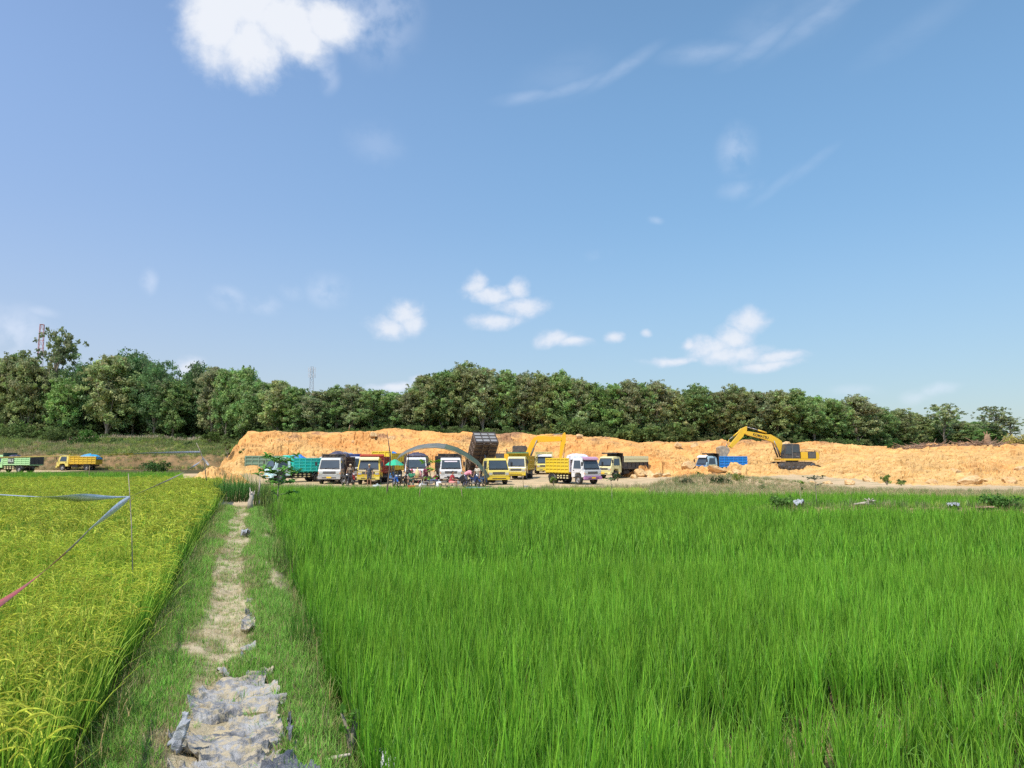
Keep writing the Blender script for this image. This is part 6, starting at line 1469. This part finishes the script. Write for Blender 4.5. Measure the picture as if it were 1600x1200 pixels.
# brushwood heap along the right crest
def brush(px0, px1, D, py, h, n, label, seed):
    r = np.random.default_rng(seed); x0, x1 = xof(px0, D), xof(px1, D); c = at((px0 + px1) / 2, py, D); T = empty('brushwood_heap', c, 0, label, 'brushwood', 'brushwood on the right crest')
    m = MB()
    for k in range(n):
        x = r.uniform(x0, x1) - c.x; t = (x - (x0 - c.x)) / (x1 - x0); hh = h * math.sin(math.pi * min(max(t, .02), .98)) ** .6 * r.uniform(.1, 1); a = r.normal(0, .5); L_ = r.uniform(.8, 2.4); az = r.uniform(-.5, .5) + (math.pi if r.uniform() < .5 else 0)
        d = Vector((math.cos(az) * math.cos(a), math.sin(az), abs(math.sin(a)) * .6)); p = Vector((x, r.uniform(-1.2, 1.0), hh - .3))
        m.tube([p, p + d * L_ * .5 + Vector((0, 0, r.uniform(-.1, .15))), p + d * L_], [.06, .045, .015], 4, cap=False)
    m.build('branches', M_brush, T)
    m = MB(); nx = 30; vs = []
    for i in range(nx + 1):
        for j, (yy, k_) in enumerate(((-1.6, 0), (-.9, .55), (0, .8), (1.2, .3), (2.0, -.2))): t = i / nx; vs.append((x0 - c.x + (x1 - x0) * t, yy, h * .75 * k_ * math.sin(math.pi * t) ** .5 + r.uniform(-.12, .12) - .25))
    m.add(vs, [(i * 5 + j, (i + 1) * 5 + j, (i + 1) * 5 + j + 1, i * 5 + j + 1) for i in range(nx) for j in range(4)]); m.build('packed_litter', ground_mat('litter', [(.32, .20, .11), (.40, .26, .14), (.20, .14, .07)], (1.5, 5), bd=.2), T)
brush(1400, 1500, 107, 702, .8, 260, 'left part of the brown brushwood along the right crest', 1)
brush(1490, 1580, 108, 699, .9, 260, 'right part of the brown brushwood, beside the cut stump', 2)
# driftwood, plastic scraps on the crossing bank
def roots(px, py, D, label, seed):
    b = at(px, py, D); r = np.random.default_rng(seed); T = empty('driftwood', b, 0, label, 'driftwood'); m = MB()
    m.tube([(-.42, 0, .04), (-.2, .0, .07), (0, 0, .07), (.2, .04, .06)], [.02, .035, .06, .05], 8); m.build('log', M_palewood, T)
    m = MB()
    for k in range(9): a = k * .7; e = Vector((math.cos(a) * r.uniform(.10, .26) + .1, math.sin(a) * .14, abs(math.sin(a)) * .20 + .04)); m.tube([(.1, 0, .08), Vector((.1, 0, .08)).lerp(e, .5) + Vector((0, 0, .02)), e], [.035, .02, .008], 6)
    m.build('roots', M_palewood, T)
roots(1355, 790, 24.1, 'pale forked driftwood root on the crossing bank at right', 1)
M_plast = None
def plastic_mat(name, c1, c2, dirt=.5):
    m, b, out = newmat(name); n = onoise(4, 6, .7); n2 = onoise(22, 6, .7, off=5); n3 = onoise(9, 5, .65, off=9, sc=(1, 2.5, 1))
    c = mixc(smooth(n.outputs[0], .35, .65), c4(c1), c4(c2)); f = smooth(mth('ADD', mth('MULTIPLY', n3.outputs[0], .5), mth('MULTIPLY', n2.outputs[0], .5)), .62 - dirt * .16, .70 - dirt * .13)
    c = mixc(f, c, (.46, .385, .26, 1)); L(c, b.inputs['Base Color']); L(mth('ADD', mth('MULTIPLY', f, .5), .36), b.inputs['Roughness']); b.inputs['Specular IOR Level'].default_value = .6
    bump(b, mth('ADD', n2.outputs[0], n3.outputs[0]), .8, .02); return m
M_mulch = plastic_mat('silver_mulch_film', (.40, .395, .39), (.11, .11, .115), 1.0); M_blackfilm = plastic_mat('black_film', (.05, .055, .07), (.14, .15, .17), .25); M_greyfilm = plastic_mat('grey_film', (.42, .44, .47), (.26, .27, .30), .3)
def crumple(name, c, w, l, h, label, mat, seed, rz=0, nx=60, ny=60, fold=1.0, asp=(3, 9), cat='plastic sheet', irregular=.35):
    U, Vv = np.meshgrid(np.linspace(-1, 1, nx), np.linspace(-1, 1, ny)); x = U * w / 2; y = Vv * l / 2
    wx = x + (fbm(x * 3 + seed, y * 3, seed, 3) - .5) * .3; wy = y + (fbm(x * 3, y * 3 + seed, seed + 3, 3) - .5) * .3
    rd = 1 - np.abs(2 * fbm(wx * asp[0] / 1.0, wy * asp[1] / 1.0, seed + 7, 3) - 1); z = h * (rd ** 3) * fold + h * .4 * (fbm(wx * 12, wy * 22, seed + 11, 3) - .5)
    rr = np.hypot(U, Vv * .95) if irregular > .5 else np.maximum(np.abs(U), np.abs(Vv)); lim_ = 1 - irregular * fbm(np.arctan2(Vv, U) * 2 + 9, U * 0 + seed, seed, 4) - .25 * irregular * fbm(x * 12, y * 12, seed + 2, 2)
    z = z - .02 * sst(.8, 1, rr / np.maximum(lim_, .01))
    ok = rr < lim_; i = np.arange(U.size).reshape(U.shape); q = np.stack([i[:-1, :-1], i[:-1, 1:], i[1:, 1:], i[1:, :-1]], -1); qm = ok[:-1, :-1] & ok[1:, 1:] & ok[:-1, 1:] & ok[1:, :-1]; q = q[qm]
    V = np.stack([x, y, z], -1).reshape(-1, 3); used, inv = np.unique(q.reshape(-1, 4), return_inverse=True)
    o = obj(name, np_mesh(name, V[used], inv.reshape(-1, 4), mat, smooth=True), None, c, (0, 0, rz)); md = o.modifiers.new('thickness', 'SOLIDIFY'); md.thickness = .003
    return tag(o, label, cat)
crumple('plastic_scrap', tuple(at(1249, 791, 24.1) + Vector((0, 0, .0))), .6, .45, .22, 'crumpled grey plastic on the crossing bank below the two saplings', M_greyfilm, 3, .2, asp=(5, 5), cat='plastic scrap', irregular=.6)
crumple('plastic_scrap', tuple(at(1490, 791, 24.1) + Vector((0, 0, .0))), .6, .45, .12, 'flat blue-grey plastic on the crossing bank at far right', M_greyfilm, 4, 0, asp=(5, 5), cat='plastic scrap', irregular=.6)
crumple('dry_litter_patch', tuple(at(1535, 793, 24.1) + Vector((0, 0, .0))), 1.2, .6, .05, 'brown dry litter patch right of the blue-grey plastic', M_brush, 5, 0, asp=(5, 5), cat='litter', irregular=.6)
crumple('plastic_scrap', (at(384, 838, 16.4).x, 16.4, bz(at(384, 838, 16.4).x, 16.4) + .02), .32, .30, .16, 'small crumpled dark grey plastic lying in the middle of the path', M_greyfilm, 6, 0, 40, 40, asp=(7, 7), cat='plastic scrap', irregular=.6)
crumple('plastic_scrap', tuple(at(822, 762, 50)), .6, .6, .14, 'pale blue plastic scrap on the dirt in front of the pale yellow cab truck', M_greyfilm, 8, 0, 30, 30, asp=(4, 4), cat='plastic scrap', irregular=.6)
# the mulch film on the path: follows the bund, folds running across
def film(name, u0, u1, y0, y1, h, label, mat, seed, nx=120, ny=240, lift=.012, slant=.35, thr=.2, edge=.10):
    U, Y = np.meshgrid(np.linspace(u0, u1, nx), np.linspace(y0, y1, ny)); s_ = Y - U * slant
    wu = U + (fbm(U * 4, Y * 4, seed, 3) - .5) * .35; ws = s_ + (fbm(U * 4, Y * 4, seed + 5, 3) - .5) * .22
    r1 = (1 - np.abs(2 * fbm(wu * 1.5, ws * 9.0, seed + 9, 2) - 1)) ** 4; r2 = (1 - np.abs(2 * fbm(wu * 3.2, ws * 30, seed + 19, 2) - 1)) ** 3
    z = bund_z(U, Y) + lift + h * (r1 - .2) + h * .38 * r2
    tp_ = .30 * sst(y1 - 1.2, y1, Y) * (u1 - u0); e = np.minimum(np.minimum(U - u0 - tp_, u1 - U - tp_ * .4) + (fbm(Y * 4, U * 0 + seed, seed + 2, 4) - .5) * .42 - .09, (y1 - Y) * .7 + (fbm(U * 6, Y * 2, seed + 3, 3) - .5) * .5)
    z = z - .06 * sst(.56, .60, fbm(wu * 3, ws * 6, seed + 33, 4)); hole = fbm(wu * 5, ws * 11, seed + 33, 3) < thr
    ok = (e > 0) & ~hole; z = z + .03 * np.exp(-(e / .03) ** 2) * (fbm(Y * 6, U * 6, seed + 4, 2) > .52)
    i = np.arange(U.size).reshape(U.shape); q = np.stack([i[:-1, :-1], i[:-1, 1:], i[1:, 1:], i[1:, :-1]], -1); q = q[ok[:-1, :-1] & ok[1:, 1:] & ok[:-1, 1:] & ok[1:, :-1]]
    V = np.stack([U - .345 * Y, Y, z], -1).reshape(-1, 3); used, inv = np.unique(q.reshape(-1, 4), return_inverse=True)
    o = obj(name, np_mesh(name, V[used], inv.reshape(-1, 4), mat, smooth=True)); md = o.modifiers.new('thickness', 'SOLIDIFY'); md.thickness = .002
    return tag(o, label, 'plastic sheet')
film('mulch_film', -.44, .36, 3.6, 6.35, .055, 'wrinkled silver-grey plastic film spread over the near end of the path', M_mulch, 3, 170, 420, thr=.0)
film('mulch_film', -.02, .12, 6.5, 9.6, .03, 'narrow strip of grey plastic film showing along the right of the path', M_mulch, 13, 30, 200, thr=.1, lift=.02)
film('mulch_film', .0, .52, 3.9, 5.0, .08, 'dark folded plastic film at the lower right corner of the path', M_blackfilm, 23, 80, 110, thr=.1, lift=.03)
def scrap_up(px, py, D, h, label):
    b = at(px, py, D); m = MB(); n = 14; vs = []
    for i in range(n + 1):
        t = i / n; w = .042 * math.sin(math.pi * min(1, .15 + .80 * t)) * (1 - .25 * t)
        for j, sx in enumerate((-1, -.3, .35, 1)): vs.append((sx * w - .04 * t + .01 * math.sin(t * 9), .025 * (1 if j % 2 else -1) + .03 * math.sin(t * 6), h * t))
    m.add(vs, [(i * 4 + j, i * 4 + j + 1, i * 4 + j + 5, i * 4 + j + 4) for i in range(n) for j in range(3)], 0, True)
    o = m.build('plastic_scrap', M_greyfilm); o.location = b; md = o.modifiers.new('t', 'SOLIDIFY'); md.thickness = .002; tag(o, label, 'plastic scrap')
o = crumple('plastic_scrap', (at(285, 1190, 4.6).x, 4.6, bz(at(285, 1190, 4.6).x, 4.6) + .12), .13, .30, .05, 'twisted silver plastic scrap standing up at the lower left of the path', M_greyfilm, 31, 0, 40, 60, asp=(9, 2.5), cat='plastic scrap', irregular=.5); o.rotation_euler = (R(72), R(14), R(-25))
0 and scrap_up(285, 1215, 4.55, .27, 'twisted silver plastic scrap standing up at the lower left of the path')
film('mulch_film', .78, .98, 3.3, 5.2, .05, 'white edge of plastic film between the rice plants at the lower middle', plastic_mat('white_film', (.62, .62, .62), (.5, .5, .5), .3), 43, 30, 120, thr=.1, lift=.16, slant=0)
pc = MB(); pc.tube([(0, 0, 0), (.12, .03, .03), (.24, .02, .06)], [.012, .016, .008], 6)
o = pc.build('wood_chip', M_palewood); o.location = at(480, 1198, 4.5); tag(o, 'splintered pale wood piece lying at the bottom of the dark film', 'wood')

# ------------------------------------------------------------------ lattice masts
def mast(px, D, topy, w, label, mats, ant=True, zb=4, taper=.6):
    x = xof(px, D); top = at(px, topy, D).z; H = top - zb; T = empty('lattice_mast', (x, D, zb), R(20), label, 'mast'); n = 16
    hw_ = lambda t: w / 2 * (2.2 * (1 - t) + taper * t)
    for s_ in range(4):
        m = MB()
        for (sx, sy) in ((-1, -1), (1, -1), (1, 1), (-1, 1)):
            t0, t1 = s_ / 4, (s_ + 1) / 4; m.tube([(sx * hw_(t0), sy * hw_(t0), H * t0), (sx * hw_(t1), sy * hw_(t1), H * t1)], .13, 5, cap=False)
        for k in range(n // 4 * s_, n // 4 * (s_ + 1)):
            t0, t1 = k / n, (k + 1) / n; cs = ((-1, -1), (1, -1), (1, 1), (-1, 1))
            for j in range(4):
                a, b_ = cs[j], cs[(j + 1) % 4]; m.tube([(a[0] * hw_(t0), a[1] * hw_(t0), H * t0), (b_[0] * hw_(t1), b_[1] * hw_(t1), H * t1)], .07, 4, cap=False); m.tube([(a[0] * hw_(t1), a[1] * hw_(t1), H * t1), (b_[0] * hw_(t1), b_[1] * hw_(t1), H * t1)], .07, 4, cap=False)
        m.build('lattice_section', mats[(s_ + 1) % len(mats)], T)
    if ant:
        for zz in (.90, .965):
            for k in range(6):
                a = k * math.pi / 3; m = MB(); c = (math.cos(a) * w * .9, math.sin(a) * w * .9, H * zz); m.box(c[0] - .18, c[0] + .18, c[1] - .12, c[1] + .12, c[2] - 1.3, c[2] + 1.3); m.tube([(c[0] * .4, c[1] * .4, c[2]), c], .06, 4); m.build('antenna', paint((.7, .72, .74), .4, .05), T)
    else:
        m = MB(); m.box(-w * .5, w * .5, -w * .5, w * .5, H - .2, H); m.build('platform', mats[0], T)
mast(53.5, 340, 507, 1.4, 'red and white lattice mast rising behind the tall airy tree', [paint((.66, .34, .34), .5, .05), paint((.72, .70, .74), .5, .05)], False, taper=1.1)
mast(484, 420, 573, 2.0, 'grey lattice telecom mast with white antennas above the wood', [paint((.48, .52, .55), .5, .05)], True)
